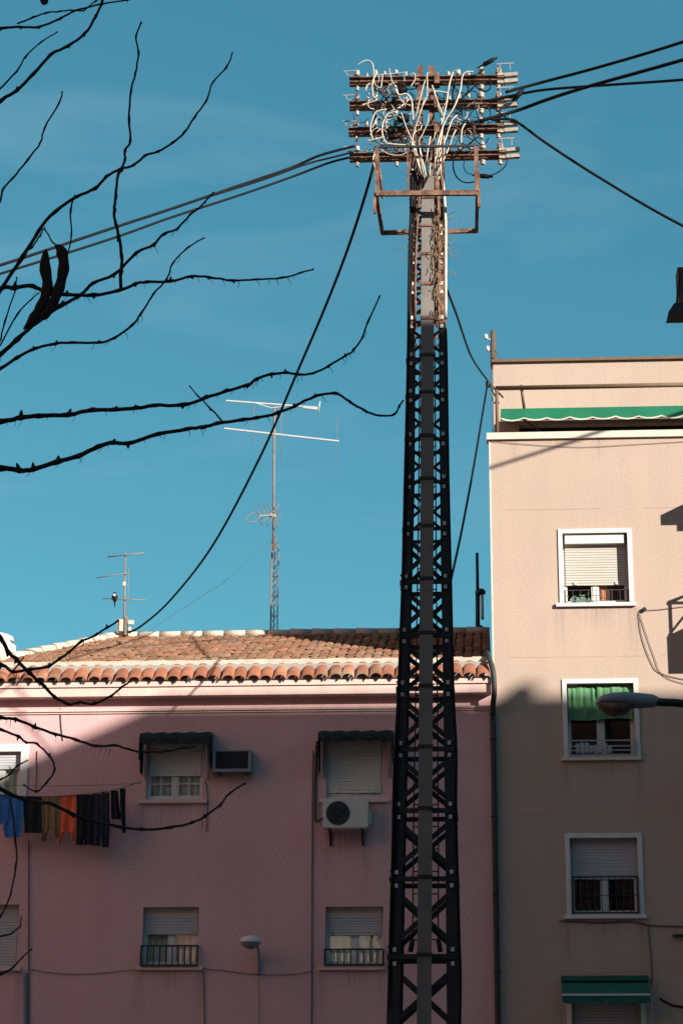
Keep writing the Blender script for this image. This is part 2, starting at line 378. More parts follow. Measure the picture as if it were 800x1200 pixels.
co = MB(); co.box(XL - .2, XR - .012, YF - OV, YF - .001, cz0, cz1 - .09); co.box(XL - .23, XR - .012, YF - OV - .035, YF - .001, cz1 - .088, cz1)
mz = fz(829); co.box(XL - .03, XR - .012, YF - .06, YF - .001, mz - .04, mz); co.box(XL - .03, XR - .012, YF - .03, YF - .001, mz - .075, mz - .042)
co.build('cornice', 'pink_trim', pink)
# roof : strip of mortar above the eave tiles, then the tiled slope
YS = YF + .32; ZS = P(300, 778, YS).z                    # foot of the main slope
YR = YS + 4.1; ZR = P(300, 745, YR).z                    # ridge
XH0 = P(-30, 779, YS).x; XH1 = P(137, 745, YR).x         # hip line
sl = (ZR - ZS) / (YR - YS)
rf = MB()
rf.face([(XH0, YS, ZS - .06), (XR, YS, ZS - .06), (XR, YR, ZR - .06), (XH1, YR, ZR - .06)])
rf.face([(XH1, YR, ZR - .06), (XR, YR, ZR - .06), (XR, YF + 9.2, ZS), (XH0 , YF + 9.2, ZS)])
rf.face([(XH0, YS, ZS - .06), (XH1, YR, ZR - .06), (XH0, YF + 9.2, ZS)])
nrow = 16; pitch = .175
ncol = int((XR - XH0) / pitch)
for r in range(nrow):
    t0 = r / nrow; t1 = (r + 1) / nrow + .02
    ya, za = YS + (YR - YS) * t0, ZS + (ZR - ZS) * t0 + .035
    yb, zb = YS + (YR - YS) * min(t1, 1), ZS + (ZR - ZS) * min(t1, 1)
    xh = XH0 + (XH1 - XH0) * (t0 + t1) / 2
    for c in range(ncol):
        xm = XR - (c + .5) * pitch + rnd.uniform(-.012, .012)
        if xm < xh - .02: continue
        jz = rnd.uniform(-.008, .012); w = pitch * .5; i0 = len(rf.v); hh = .042; jy = rnd.uniform(-.02, .02)
        for (y, z, q) in ((ya + jy, za + jz, 1.0), (yb, zb + jz, .86)):
            for k in range(6):
                a = math.pi * k / 5; rf.v.append(Vector((xm - w * q * math.cos(a), y, z + hh * math.sin(a) - .02)))
        for k in range(5):
            rf.f.append((i0 + k, i0 + k + 1, i0 + k + 7, i0 + k + 6)); rf.m.append(0); rf.sm.append(True)
        rf.f.append(tuple(i0 + k for k in (5, 4, 3, 2, 1, 0))); rf.m.append(0); rf.sm.append(False)
roof = rf.build('roof', ['tile'], pink)
rp = MB(); xsplit = P(340, 744, YR).x
def ridge_run(mb, a, b, r, step=.42):
    a = Vector(a); b = Vector(b); n = max(1, int((b - a).length / step))
    for k in range(n):
        p = a.lerp(b, k / n); q = a.lerp(b, (k + 1.04) / n); mb.tube([p, q], [r * rnd.uniform(.95, 1.1), r * .88], 8)
ridge_run(rp, (XH0 - .1, YS - .05, ZS + .0), (XH1, YR, ZR + .03), .11)
ridge_run(rp, (XH1, YR, ZR + .03), (xsplit, YR, ZR + .03), .10)
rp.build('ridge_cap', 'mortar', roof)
rp = MB(); ridge_run(rp, (xsplit, YR, ZR + .03), (XR - .02, YR, ZR + .03), .11); rp.build('ridge_cap', 'ridge_shade', roof)  # right part of the ridge coloured darker where the shadow falls
mt = MB(); zt = ZS + .01
n = 60
for k in range(n):
    xa, xb = XL - .2 + (XR - .02 - XL + .2) * k / n, XL - .2 + (XR - .02 - XL + .2) * (k + 1.0) / n
    mt.box(xa, xb - .001, YF - .02, YS + .03, zt - .10 + rnd.uniform(0, .012), zt + rnd.uniform(-.004, .012))
mt.build('mortar_strip', 'mortar', roof)
ev = MB(); pe = .25; YE0 = YF - OV - .13; YE1 = YF + .08; ze0 = cz1 + .01; ze1 = zt + .0
ne = int((XR - XL + .2) / pe)
for c in range(ne):
    xm = XR - .03 - (c + .5) * pe + rnd.uniform(-.012, .012); jz = rnd.uniform(-.01, .01); w = pe * .5; hh = .092; th = .022
    i0 = len(ev.v); tw = rnd.uniform(-.02, .02); jy = rnd.uniform(-.03, .02)
    for (y, z, q) in ((YE0 + jy, ze0 + jz, 1.0), (YE1, ze1 + jz - .06, .8)):
        for rr in (1.0, .80):
            for k in range(9):
                a = math.pi * k / 8; ev.v.append(Vector((xm + (tw if y < YF - .1 else 0) - w * q * rr * math.cos(a), y, z + hh * q * rr * math.sin(a))))
    for k in range(8):
        ev.f.append((i0 + k, i0 + k + 1, i0 + k + 19, i0 + k + 18)); ev.m.append(0); ev.sm.append(True)
        ev.f.append((i0 + 9 + k + 1, i0 + 9 + k, i0 + 27 + k, i0 + 27 + k + 1)); ev.m.append(0); ev.sm.append(True)
        ev.f.append((i0 + k + 1, i0 + k, i0 + 9 + k, i0 + 10 + k)); ev.m.append(0); ev.sm.append(False)
ev.build('eave_tile_row', ['eave'], roof)
em = MB(); em.box(XL - .2, XR - .02, YF - OV - .0, YF + .02, cz1 + .001, cz1 + .05); em.box(XL - .2, XR - .02, YF - .12, YF + .3, cz1 + .051, zt - .11); em.build('eave_mortar', 'ridge_shade', roof)
ch = MB(); cx0, cx1 = P(-26, 750, YF + 3).x, P(14, 750, YF + 3).x; chz = P(5, 752, YF + 3).z
ch.box(cx0, cx1, YF + 2.6, YF + 3.4, ZS - .3, chz)
ch.tube([((cx0 + cx1) / 2, YF + 3, chz + .001), ((cx0 + cx1) / 2, YF + 3, chz + .10), ((cx0 + cx1) / 2, YF + 3, chz + .15)], [.40, .38, .27], 20)
ch.build('chimney', 'white', pink)
# drainpipe down the party line
dp = MB()
dpx = P(578, 900, YF - .07).x
dp.tube(smooth([P(571, 765, YF + .1), P(573, 772, YF - .2), P(577, 785, YF - OV - .06), P(578.3, 800, YF - OV - .06), P(578.4, 815, YF - OV - .04), Vector((dpx, YF - .09, fz(838))), Vector((dpx, YF - .08, fz(900))), Vector((dpx, YF - .08, .1))], 4), .052, 10)
for yy in (870, 960, 1050, 1140): dp.tube([(dpx, YF - .08, fz(yy)), (dpx, YF - .08, fz(yy) + .05)], .062, 10)
dp.build('drainpipe', 'plastic', pink)

def curtain_full(h, mk='curtain', inset=.05): return (h[0] + inset, h[1] - inset, h[2] + .05, h[3] - .05, mk, 'curtain')
h = H['w1']; make_window(pink, h, YF, .14, h[3] - .28, 'shutter_cool', 0, frame='white', surround=.14, curtains=[curtain_full(h)], sill=(h[0] - .16, h[1] + .16), split=.62, sillmat='white')
h = H['w2']; make_window(pink, h, YF, .12, fz(905), 'shutter_pale', 0, muntin=True, sill=(fx(163, 940), fx(243, 940)), sillmat='pink_trim', curtains=[curtain_full(h)])
h = H['w3']; make_window(pink, h, YF, .12, fz(926.5), 'shutter_pale', 0, sill=(fx(374, 940), fx(456, 940)), sillmat='pink_trim', curtains=[curtain_full(h)])
h = H['w4']; w = make_window(pink, h, YF, .2, fz(1091), 'shutter_cool', .15, 'stone', sill=(fx(161, 1135), fx(238, 1135)), sillmat='pink_trim', curtains=[curtain_full(h)])
railing(w, h[0] + .0, h[1] - .0, fz(1131), fz(1108), YF - .08, 9)
h = H['w5']; w = make_window(pink, h, YF, .2, fz(1093), 'shutter_cool', .15, 'stone', sill=(fx(373, 1135), fx(451, 1135)), sillmat='pink_trim', curtains=[curtain_full(h)])
railing(w, h[0] + .0, h[1] - .0, fz(1131), fz(1113), YF - .08, 9)
h = H['w6']; make_window(pink, h, YF, .2, fz(1131), 'shutter_cool', .12, 'stone', sill=(h[0] - .1, fx(25, 1135)), sillmat='pink_trim')
for h in low: make_window(pink, h, YF, .2, h[3] - .4, 'shutter_cool', .12, sill=(h[0] - .1, h[1] + .1), sillmat='pink_trim', curtains=[curtain_full(h)])

# ------------------------------------------------------------------ cream building
YC = YF - .012
XB = fx(573.2, 540); XB1 = fx(1100, 800)
ZT = P(690, 505, YC - .06).z                           # top of the terrace parapet
cream = thing('cream_building', ((XB + XB1) / 2, YC, 0), 'tall cream rendered apartment block with a set back terrace storey', 'building')
M['cream'] = mat('cream_render_stained', *CREAM[0], **CREAM[1], stains=sills(cream, [(655, 741, 713, 1.0), (661, 747, 892, .9), (664, 753, 1080, 1.0), (600, 700, 513, .5)]))
HR = {'r1': rect(659.5, 625, 735.5, 707), 'r2': rect(664.5, 801, 743, 887), 'r3': rect(668, 982, 747.5, 1072), 'r4': rect(670, 1165, 751, 1260)}
rows = [625, 801, 982, 1165]
extra = []
for a, b in ((835, 930), ):
    for k, q in enumerate(rows): extra.append(rect(a, q + 2, b, q + 130))
wl = MB(); wall_holes(wl, XB, XB1, 0, ZT - .12, YC, list(HR.values()) + extra, .26)
XK = XB + .7; wl.face([(XB, YC, 0), (XB, YC, ZT - .12), (XK, YC + 12, ZT - .12), (XK, YC + 12, 0)])
wl.face([(XB1, YC, 0), (XB1, YC + 12, 0), (XB1, YC + 12, ZT - .12), (XB1, YC, ZT - .12)])
wl.face([(XK, YC + 12, 0), (XK, YC + 12, ZT - .12), (XB1, YC + 12, ZT - .12), (XB1, YC + 12, 0)])
TF = ZT - .55
wl.box(XK + .002, XB1 - .002, YC + .2, YC + 11.9, TF - .2, TF)
wl.face([(XB, YC + .18, TF), (XB1, YC + .18, TF), (XB1, YC + .18, ZT - .12), (XB, YC + .18, ZT - .12)])
wl.build('wall', 'cream', cream)
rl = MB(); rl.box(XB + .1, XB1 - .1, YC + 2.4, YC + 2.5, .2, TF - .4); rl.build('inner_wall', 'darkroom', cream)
cp = MB(); cp.box(XB - .05, XB1 + .05, YC - .06, YC + .24, ZT - .135, ZT); cp.build('parapet_coping', 'stone', cream)
jm = MB()
for yy in (601, 773, 956, 1141):
    x = XB + .3
    while x < XB1 - .3:
        e_ = x + rnd.uniform(.5, 2.2); z = fz(yy) + rnd.uniform(-.004, .004)
        blocked = any(h_[0] - .2 < e_ and h_[1] + .2 > x and h_[2] - .15 < z < h_[3] + .15 for h_ in (rect(659.5, 625, 735.5, 707), rect(664.5, 801, 743, 887), rect(668, 982, 747.5, 1072), rect(670, 1165, 751, 1260)))
        if not blocked: jm = MB(); jm.box(x, min(e_, XB1 - .2), YC - .003, YC + .01, z, z + rnd.uniform(.006, .011)); jm.build('render_joint', 'joint', cream)
        x = e_ + rnd.uniform(.1, .8)
ct = MB(); ct.box(XB - .008, XB + .022, YC - .006, YC + .05, fz(850), ZT - .14); ct.build('corner_trim', 'stone', cream)
sc = MB(); q0 = P(575, 548, YC) + 9.0 * Vector((SA, -1, SB)); q1 = P(700, 508, YC) + 7.2 * Vector((SA, -1, SB)); sc.tube([q0 + (q0 - q1) * 3, q0, q1, q1 + (q1 - q0) * (YC - q1.y) / (q1 - q0).y], .035, 6); sc.build('service_cable', 'blackrub', cream)
YP = YC + 1.5                                          # set back terrace storey
XP0 = P(577.5, 440, YP).x; ZP = P(690, 423.5, YP).z
pt = MB(); zo1 = P(690, 470, YP).z; zo0 = TF + .01
wall_holes(pt, XP0, XB1, TF, ZP, YP, [[XP0 + .5, XB1 - 1, TF + .0, P(690, 494, YP).z - 0.05]], .2)
XQ = XP0 + .9; pt.face([(XP0, YP, TF), (XP0, YP, ZP), (XQ, YP + 8, ZP), (XQ, YP + 8, TF)])
pt.face([(XQ, YP + 8, TF), (XQ, YP + 8, ZP), (XB1, YP + 8, ZP), (XB1, YP + 8, TF)]); pt.face([(XB1, YP, TF), (XB1, YP + 8, TF), (XB1, YP + 8, ZP), (XB1, YP, ZP)])
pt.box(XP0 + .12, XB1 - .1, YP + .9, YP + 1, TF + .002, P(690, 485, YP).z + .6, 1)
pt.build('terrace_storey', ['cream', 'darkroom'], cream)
rr = MB(); rr.box(XP0 - .03, XB1, YP - .07, YP + .3, ZP + .001, ZP + .06); rr.box(XQ, XB1, YP + .301, YP + 8, ZP + .001, ZP + .05); rr.build('roof_edge', 'brownpipe', cream)
tf = MB(); yb = YC + .12
tf.tube([P(580, 455, yb), P(900, 449, yb)], .045, 10); tf.tube([P(581.5, 455, yb), Vector((P(581.5, 455, yb).x, yb, ZT - .01))], .033, 8)
tf.tube([P(610, 451, yb), P(614, 480, yb + .2)], .03, 8); tf.tube([P(575.5, 430, yb + .4), Vector((P(575.5, 430, yb).x, yb + .1, ZT - .01))], .010, 6)
tf.build('awning_frame', 'brownpipe', cream)

h = HR['r1']; xa, xb = h[0], h[1]; zb = h[2]
make_window(cream, h, YC, .21, fz(681.5, 700), 'shutter', .19, 'white', surround=.085, boxfront=True, sill=(fx(651, 709), fx(744.5, 709)), sillmat='white',
            curtains=[(fx(698, 690) + .03, fx(712, 690), zb, zb + .55, 'orange_c', 'curtain'), (fx(712, 690), xb - .05, zb, zb + .6, 'purple_c', 'curtain')], split=.49)
win1 = bpy.data.objects[[o.name for o in cream.children if o.name.startswith('window')][-1]]
railing(win1, h[0] + .02, h[1] - .02, zb + .06, zb + .27, YC + .06, 8, 'wire', (), .003, .004)
pl = MB()
for k in range(90):
    q = Vector((fx(rnd.gauss(681, 5.5), 700), YC + .14 + rnd.uniform(0, .05), zb + .04 + abs(rnd.gauss(0, .07))))
    d = Vector((rnd.uniform(-1, 1), rnd.uniform(-.6, .2), rnd.uniform(0, 1))).normalized() * rnd.uniform(.04, .07); n_ = d.cross(Vector((0, 1, 0))).normalized() * .018
    pl.face([q, q + d * .5 + n_, q + d, q + d * .5 - n_])
pl.box(fx(675, 700), fx(687, 700), YC + .1, YC + .17, zb + .001, zb + .06)
pl.build('window_plant', 'leafgrey', win1)
h = HR['r2']; w = make_window(cream, h, YC, .22, h[3] - .05, 'shutter', .1, 'shutter', surround=.085, sill=(fx(657, 889), fx(751, 889)), sillmat='stone', frame='acbox')
railing(w, h[0] + .02, h[1] - .02, h[2] + .02, fz(868.5, 705), YC - .06, 2, 'ironw', (fz(875, 705), fz(880, 705)), .010, .011)
ln = MB()
for k in range(8):
    xq = fx(674 + k * 5.4, 872); ln.box(xq, xq + .07, YC + .05, YC + .09, h[2] + .06 + rnd.uniform(0, .03), h[2] + .26 + rnd.uniform(-.04, .03))
ln.build('pot_row', 'shutter_cool', w)
h = HR['r3']; w = make_window(cream, h, YC, .20, fz(1027, 707), 'shutter_cool', 0, surround=.085, sill=(fx(660, 1075), fx(757, 1075)), sillmat='white')
railing(w, h[0] + .03, h[1] - .03, h[2] + .03, fz(1028, 707), YC - .05, 9, 'iron', (h[2] + .34,), .007, .014)
h = HR['r4']; make_window(cream, h, YC, .20, h[2] + .6, 'shutter_cool', 0, surround=.085, sill=(h[0] - .1, h[1] + .1), sillmat='white')
for e in extra: make_window(cream, e, YC, .2, e[2] + 1.1, 'shutter', .15, curtains=[curtain_full(e)])

# balconies of the cream block, just beyond the right edge of the frame: their shadows fall into view
def balcony(zf, zt, canopy=None):
    b = MB(); x0 = fx(781, 760) + 1.05 * SA; x1 = x0 + 1.9; d = 1.05
    b.box(x0, x1, YC - d, YC - .001, zf, zf + .14); b.box(x0, x1, YC - d, YC - d + .08, zf + .141, zt); b.box(x0, x0 + .08, YC - d + .081, YC - .001, zf + .141, zt); b.box(x1 - .08, x1, YC - d + .081, YC - .001, zf + .141, zt)
    o = b.build('balcony', 'cream', cream)
    r = MB(); zr = zt + .62
    for k in range(7):
        xx = x0 + .04 + (x1 - x0 - .08) * k / 6; r.bar((xx, YC - d + .04, zt), (xx, YC - d + .04, zr), .035)
    r.bar((x0, YC - d + .04, zr), (x1, YC - d + .04, zr), .04); r.bar((x0 + .04, YC - d, zr), (x0 + .04, YC, zr), .04)
    r.bar((x0 + .04, YC - d, zt + .02), (x0 + .04, YC, zr + .25), .03); r.bar((x0 + .04, YC - d * .5, zt), (x0 + .04, YC - d * .5, zr + .12), .03)
    r.bar((x0, YC - d + .04, zr + .02), (x0 + .8, YC - d * .4, zr + .25), .03); r.bar((x0, YC - d * .4, zr + .25), (x0 + .8, YC - d, zr + .02), .03)
    r.build('railing', 'brownpipe', o)
def zshadow(y): return fz(y, 785) + 1.05 * SB
balcony(zshadow(790), zshadow(746))
balcony(zshadow(790) - 2.88, zshadow(746) - 2.88)
balcony(zshadow(790) - 5.76, zshadow(746) - 5.76)
cn = MB(); x0 = fx(773, 604) + 1.12 * SA; x1 = x0 + 2.0; zc = fz(604, 780) + 1.12 * SB
cn.box(x0, x1, YC - 1.12, YC - .001, zc - .2, zc); cn.box(x0 + .22, x1 - .2, YC - 1.05, YC - .001, zc - .36, zc - .201); cn.box(x0 + .34, x1 - .3, YC - 1.0, YC - .001, zc - .62, zc - .361)
cn.build('canopy', 'cream', cream)

# the terrace awning, the window awnings
def scallop_sheet(mb, x0, x1, y, z1, z0, n, amp, mi=0, mtrim=None, th=.012, seg=8):
    """a hanging valance whose lower edge runs in scallops"""
    N = n * seg
    for k in range(N):
        xa = x0 + (x1 - x0) * k / N; xb = x0 + (x1 - x0) * (k + 1) / N
        za = z0 + amp * (1 - abs(math.sin(math.pi * k / seg))); zb_ = z0 + amp * (1 - abs(math.sin(math.pi * (k + 1) / seg)))
        ya = y + .012 * math.sin(k * .45); yb = y + .012 * math.sin((k + 1) * .45)
        mb.face([(xa, ya, za), (xb, yb, zb_), (xb, y, z1), (xa, y, z1)], mi); mb.face([(xa, ya + th, za), (xa, y + th, z1), (xb, y + th, z1), (xb, yb + th, zb_)], mi)
        if mtrim is not None: mb.face([(xa, ya - .003, za - .012), (xb, yb - .003, zb_ - .012), (xb, yb - .003, zb_ + .016), (xa, ya - .003, za + .016)], mtrim)
ya = YC + .25; az1 = P(690, 479, ya).z; az0 = P(690, 491.5, ya).z; ax0 = P(586.5, 483, ya).x; ax1 = XB1 - .4
aw = thing('terrace_awning', (ax0, ya, az0), 'long bright green scalloped awning across the roof terrace', 'awning')
m = MB(); m.bar((ax0, ya + .02, az1 + .01), (ax1, ya + .02, az1 + .01), .04)
m.face([(ax0, ya, az1), (ax1, ya, az1), (ax1, YP - .01, az1 + .22), (ax0, YP - .01, az1 + .22)]); m.build('canvas', 'green', aw)
m = MB(); scallop_sheet(m, ax0, ax1, ya - .012, az1 - .001, az0, int((ax1 - ax0) / .42), .045, 0, 1); m.build('valance', ['green', 'stone'], aw)
m = MB(); m.bar((ax0 + .25, ya + .1, az1 - .02), (ax0 + 1.1, YP - .02, az1 - .25), .03); m.bar((ax1 - .6, ya + .1, az1 - .02), (ax1 - .8, YP - .02, az1 - .35), .03); m.build('folding_arm', 'brownpipe', aw)

def hood(x0, x1, ytop, yval, yside, label, d=.46):
    yq = YF - d
    X0 = P(x0, ytop, yq).x; X1 = P(x1, ytop, yq).x; z1 = P((x0 + x1) / 2, ytop, yq).z; zv = P((x0 + x1) / 2, yval, yq).z; zs = P((x0 + x1) / 2, yside, YF).z
    t = thing('window_awning', ((X0 + X1) / 2, YF, zs), label, 'awning', 'dark green awnings over the pink house windows')
    m = MB(); segs = 6
    prof = [(YF - .02, z1 + .10)] + [(yq + .13 - .13 * math.sin(a), z1 - .10 + .13 * math.cos(a)) for a in [math.pi / 2 * k / segs for k in range(segs + 1)]]
    N = 14
    for (y0, za), (y1_, zb_) in zip(prof, prof[1:]):
        for k in range(N):
            xa = X0 + (X1 - X0) * k / N; xb = X0 + (X1 - X0) * (k + 1) / N
            sa = .012 * math.sin(k * 2.1); sb_ = .012 * math.sin((k + 1) * 2.1)
            m.face([(xa, y1_, zb_ + sa), (xb, y1_, zb_ + sb_), (xb, y0, za + sb_), (xa, y0, za + sa)], 0, True)
    scallop_sheet(m, X0, X1, yq, z1 - .10, zv, 5, .03, 0, None)
    m.build('canvas', 'dkgreen', t)
    for xs, sg in ((X0, 1), (X1, -1)):
        q = MB(); nn = 6
        for k in range(nn):
            f0, f1 = k / nn, (k + 1) / nn
            def pt(f, top):
                y = yq + (YF - .02 - yq) * f; zt_ = z1 - .06 + .14 * f
                zz = zt_ if top else (zs + (z1 - zs) * .38 * (1 - f) + .04 * math.sin(f * 9))
                return Vector((xs + .015 * math.sin(f * 8) * sg, y, zz))
            q.face([pt(f0, 0), pt(f1, 0), pt(f1, 1), pt(f0, 1)])
        q.build('side_panel', 'dkgreen', t)
        b = MB(); xi = xs + sg * .07
        b.bar((xi, YF - .10, zs + .0), (xi, yq + .05, z1 - .12), .022); b.bar((xi, YF - .02, zs + .02), (xi, YF - .10, zs), .02)
        b.bar((xi + sg * .03, YF - .03, zs), (xi + sg * .03, YF - .03, z1 - .05), .03); b.build('bracket', 'ironw', t)
hood(163.5, 246, 859.5, 872, 913, 'dark green hood awning over the half open muntin window beside the boxy air conditioner')
hood(372.5, 459.5, 857.5, 869, 911, 'dark green hood awning over the closed shutter right above the fan unit')
d = .35; yq = YC - d
X0 = P(658, 1160, yq).x; X1 = P(761, 1160, yq).x; z1 = P(710, 1154, yq + .2).z; z2 = P(710, 1166, yq).z; z3 = P(710, 1176, yq).z
t = thing('striped_awning', ((X0 + X1) / 2, YC, z3), 'teal roller awning with one white stripe at the foot of the cream block', 'awning')
m = MB(); m.face([(X0, yq, z2), (X1, yq, z2), (X1, YC - .02, z1 + .12), (X0, YC - .02, z1 + .12)]); m.bar((X0, yq, z2), (X1, yq, z2), .035)
m.box(X0, X1, YC - .14, YC - .005, z1 + .07, z1 + .16); m.build('canvas', 'teal', t)
m = MB(); scallop_sheet(m, X0, X1, yq - .02, z2 - .01, z3, 6, .025); m.build('valance', 'teal', t)
m = MB(); m.box(X0, X1, yq - .036, yq - .022, z2 - .012, z2 + .022); m.build('stripe', 'white', t)
for xx in (X0 - .03, X1 + .03):
    m = MB(); m.bar((xx, yq, z2 - .05), (xx, YC - .02, z3 - 1.0), .025); m.build('arm', 'ironw', t)
# green cloth hung inside the second window
h = HR['r2']; m = MB(); ztop = fz(803, 705); zmid = fz(821, 705); zbot = fz(842, 705); NX, NZ = 26, 12
pts = []
for j in range(NZ + 1):
    z = ztop + (zbot - ztop) * j / NZ; row = []
    for k in range(NX + 1):
        u = k / NX; x = h[0] + .03 + (h[1] - h[0] - .06) * u
        bulge = .05 * math.sin(math.pi * min(1, j / (NZ * .45))) if j < NZ * .45 else .0
        sag = .05 * (abs(u - .42) < .03) * (j < 5)
        row.append(Vector((x, YC + .105 - bulge + .014 * math.sin(u * 23 + j * .5) + .01 * math.sin(u * 61) + sag, z - .02 * math.sin(u * math.pi * 2) * (j > 0))))
    pts.append(row)
for j in range(NZ):
    for k in range(NX): m.face([pts[j + 1][k], pts[j + 1][k + 1], pts[j][k + 1], pts[j][k]], 0, True)
own(m, 'window_cloth', 'greencloth', 'green cloth blind hung in the cream block window behind the street lamp', 'blind')

# ------------------------------------------------------------------ lattice tower
YT = 26.5
edge = [(1200, 453.5, 538.5), (1000, 459, 535), (807, 465.5, 530.5), (682, 470, 527), (565, 474, 524.5), (421, 476.5, 522), (280, 479, 521), (165, 480, 519.5)]
tz = []
for y, a, b in edge:
    p, q = P(a, y, YT - .35), P(b, y, YT - .35); tz.append((p.z, p.x, q.x))
def lin(z):
    ts = sorted(tz)
    if z <= ts[0][0]: (z0, a0, b0), (z1, a1, b1) = ts[0], ts[2]
    else:
        for (z0, a0, b0), (z1, a1, b1) in zip(ts, ts[1:]):
            if z <= z1: break
    t = (z - z0) / (z1 - z0); return a0 + (a1 - a0) * t, b0 + (b1 - b0) * t
def tcorner(z, sx, sy):
    a, b = lin(z); w = b - a
    return Vector((a if sx < 0 else b, YT + sy * w * .5, z))
ZTOP = P(499, 165, YT).z
tower = thing('lattice_tower', (lin(0)[0] * .5 + lin(0)[1] * .5, YT, 0), 'tall dark steel lattice pole with rusty cross arms and a tangle of wires on top', 'tower')
lev_px = [1121, 1030, 950, 878, 807, 745, 682, 620, 565, 515, 464, 421, 378, 338, 303, 270, 237, 205, 172]
def zfront(y):
    z = P(499, y, YT).z
    for _ in range(4): z = P(499, y, tcorner(z, -1, -1).y).z
    return z
lev = [zfront(y) for y in lev_px]; lev = [0.1, 1.3, lev[0] - 1.02] + lev
lev = [z for z in lev if z < ZTOP - .05]
ZLIT_RUST = zfront(390)  # rust above the shadow line, dark steel below: sun and shade put into colour
for sx in (-1, 1):
    for sy in (-1, 1):
        zs = [0] + lev + [ZTOP]
        m = MB()
        for za, zb_ in zip(zs, zs[1:]):
            for (fa) in (0,):
                pa, pb = tcorner(za, sx, sy), tcorner(zb_, sx, sy)
                wa, wb = .098 + .085 * max(0, 1 - za / 12), .098 + .085 * max(0, 1 - zb_ / 12); th = .014
                mi = 1 if zb_ > ZLIT_RUST + .3 else 0
                # flange parallel to the front
                for dx, dy in ((1, 0), (0, 1)):
                    A = []
                    for p, w_ in ((pa, wa), (pb, wb)):
                        if dx: A.append([p, p + Vector((-sx * w_, 0, 0)), p + Vector((-sx * w_, -sy * th, 0)), p + Vector((0, -sy * th, 0))])
                        else: A.append([p + Vector((0, -sy * th, 0)), p + Vector((0, -sy * w_, 0)), p + Vector((-sx * th, -sy * w_, 0)), p + Vector((-sx * th, -sy * th, 0))])
                    for k in range(4):
                        m.face([A[0][k], A[0][(k + 1) % 4], A[1][(k + 1) % 4], A[1][k]], mi)
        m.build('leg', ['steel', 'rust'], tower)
for side in range(4):
    m = MB()
    cs = [((-1, -1), (1, -1)), ((1, -1), (1, 1)), ((1, 1), (-1, 1)), ((-1, 1), (-1, -1))][side]
    nrm = [Vector((0, -1, 0)), Vector((1, 0, 0)), Vector((0, 1, 0)), Vector((-1, 0, 0))][side]
    for i, z in enumerate(lev):
        mi = 1 if z > ZLIT_RUST else 0
        a, b = tcorner(z, *cs[0]), tcorner(z, *cs[1]); w_ = .05 if z > 9 else .065
        a += nrm * .010; b += nrm * .010
        if side in (0, 2) or z < ZLIT_RUST: m.bar(a, b, w_ * .35, w_, mi=mi)
        if side == 0:
            for q, s in ((a, 1), (b, -1)):
                for dz in (-.085, .085):
                    p = q + (b - a).normalized() * s * (.055 + .03 * max(0, 1 - z / 12)) + Vector((0, -.012, dz * (.75 + .4 * max(0, 1 - z / 14)))); m.box(p.x - .022, p.x + .022, p.y - .012, p.y + .012, p.z - .026, p.z + .026, 2)
        if i + 1 < len(lev):
            zn = lev[i + 1]; ins = nrm * -.018
            a2, b2 = tcorner(zn, *cs[0]), tcorner(zn, *cs[1])
            dz0 = Vector((0, 0, (zn - z) * .10)); br = .040 if z > 9 else .066
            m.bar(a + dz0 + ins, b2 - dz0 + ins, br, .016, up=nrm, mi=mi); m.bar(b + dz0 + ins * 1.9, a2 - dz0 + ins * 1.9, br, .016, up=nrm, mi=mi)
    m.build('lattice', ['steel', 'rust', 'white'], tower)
# cable duct on the front face with its bands
duct = MB(); dz0, dz1 = 0.3, zfront(206)
def dctr(z, off=.11):
    a, b = lin(z); w = b - a; f = .5
    return Vector(((a + b) / 2 + .014, YT - w * .5 - off, z))
zs = [dz0 + (dz1 - dz0) * k / 12 for k in range(13)]
for za, zb_ in zip(zs, zs[1:]):
    A = [[dctr(z, .035) + Vector((-.092, 0, 0)), dctr(z, .035) + Vector((.092, 0, 0)), dctr(z, .13) + Vector((.092, 0, 0)), dctr(z, .13) + Vector((-.092, 0, 0))] for z in (za, zb_)]
    for k in range(4): duct.face([A[0][k], A[1][k], A[1][(k + 1) % 4], A[0][(k + 1) % 4]])
duct.build('cable_duct', 'duct', tower)
for z in lev:
    if z > dz1 - .05: continue
    m = MB(); c = dctr(z + .02, .085); m.box(c.x - .102, c.x + .102, c.y - .062, c.y + .05, c.z - .02, c.z + .02); m.build('band', 'rust' if z > ZLIT_RUST else 'steel', tower)
# ladder inside the back face
m = MB(); zl0, zl1 = zfront(1105), zfront(380)
def lad(z, s):
    a, b = lin(z); return Vector(((a + b) / 2 + s * min(.17, (b - a) * .2), YT + (b - a) * .5 - .16, z))
n = 60
for s in (-1, 1): m.tube([lad(zl0 + (zl1 - zl0) * k / 20, s) for k in range(21)], .011, 6)
for k in range(int((zl1 - zl0) / .3)):
    z = zl0 + .1 + k * .3; m.bar(lad(z, -1), lad(z, 1), .016)
for s in (-1, 1): m.tube([lad(zl0 + .1, s), lad(zl0 + .1, s) + Vector((s * .03, -.03, -.16))], .035, 6)
m.build('ladder', 'steel', tower)
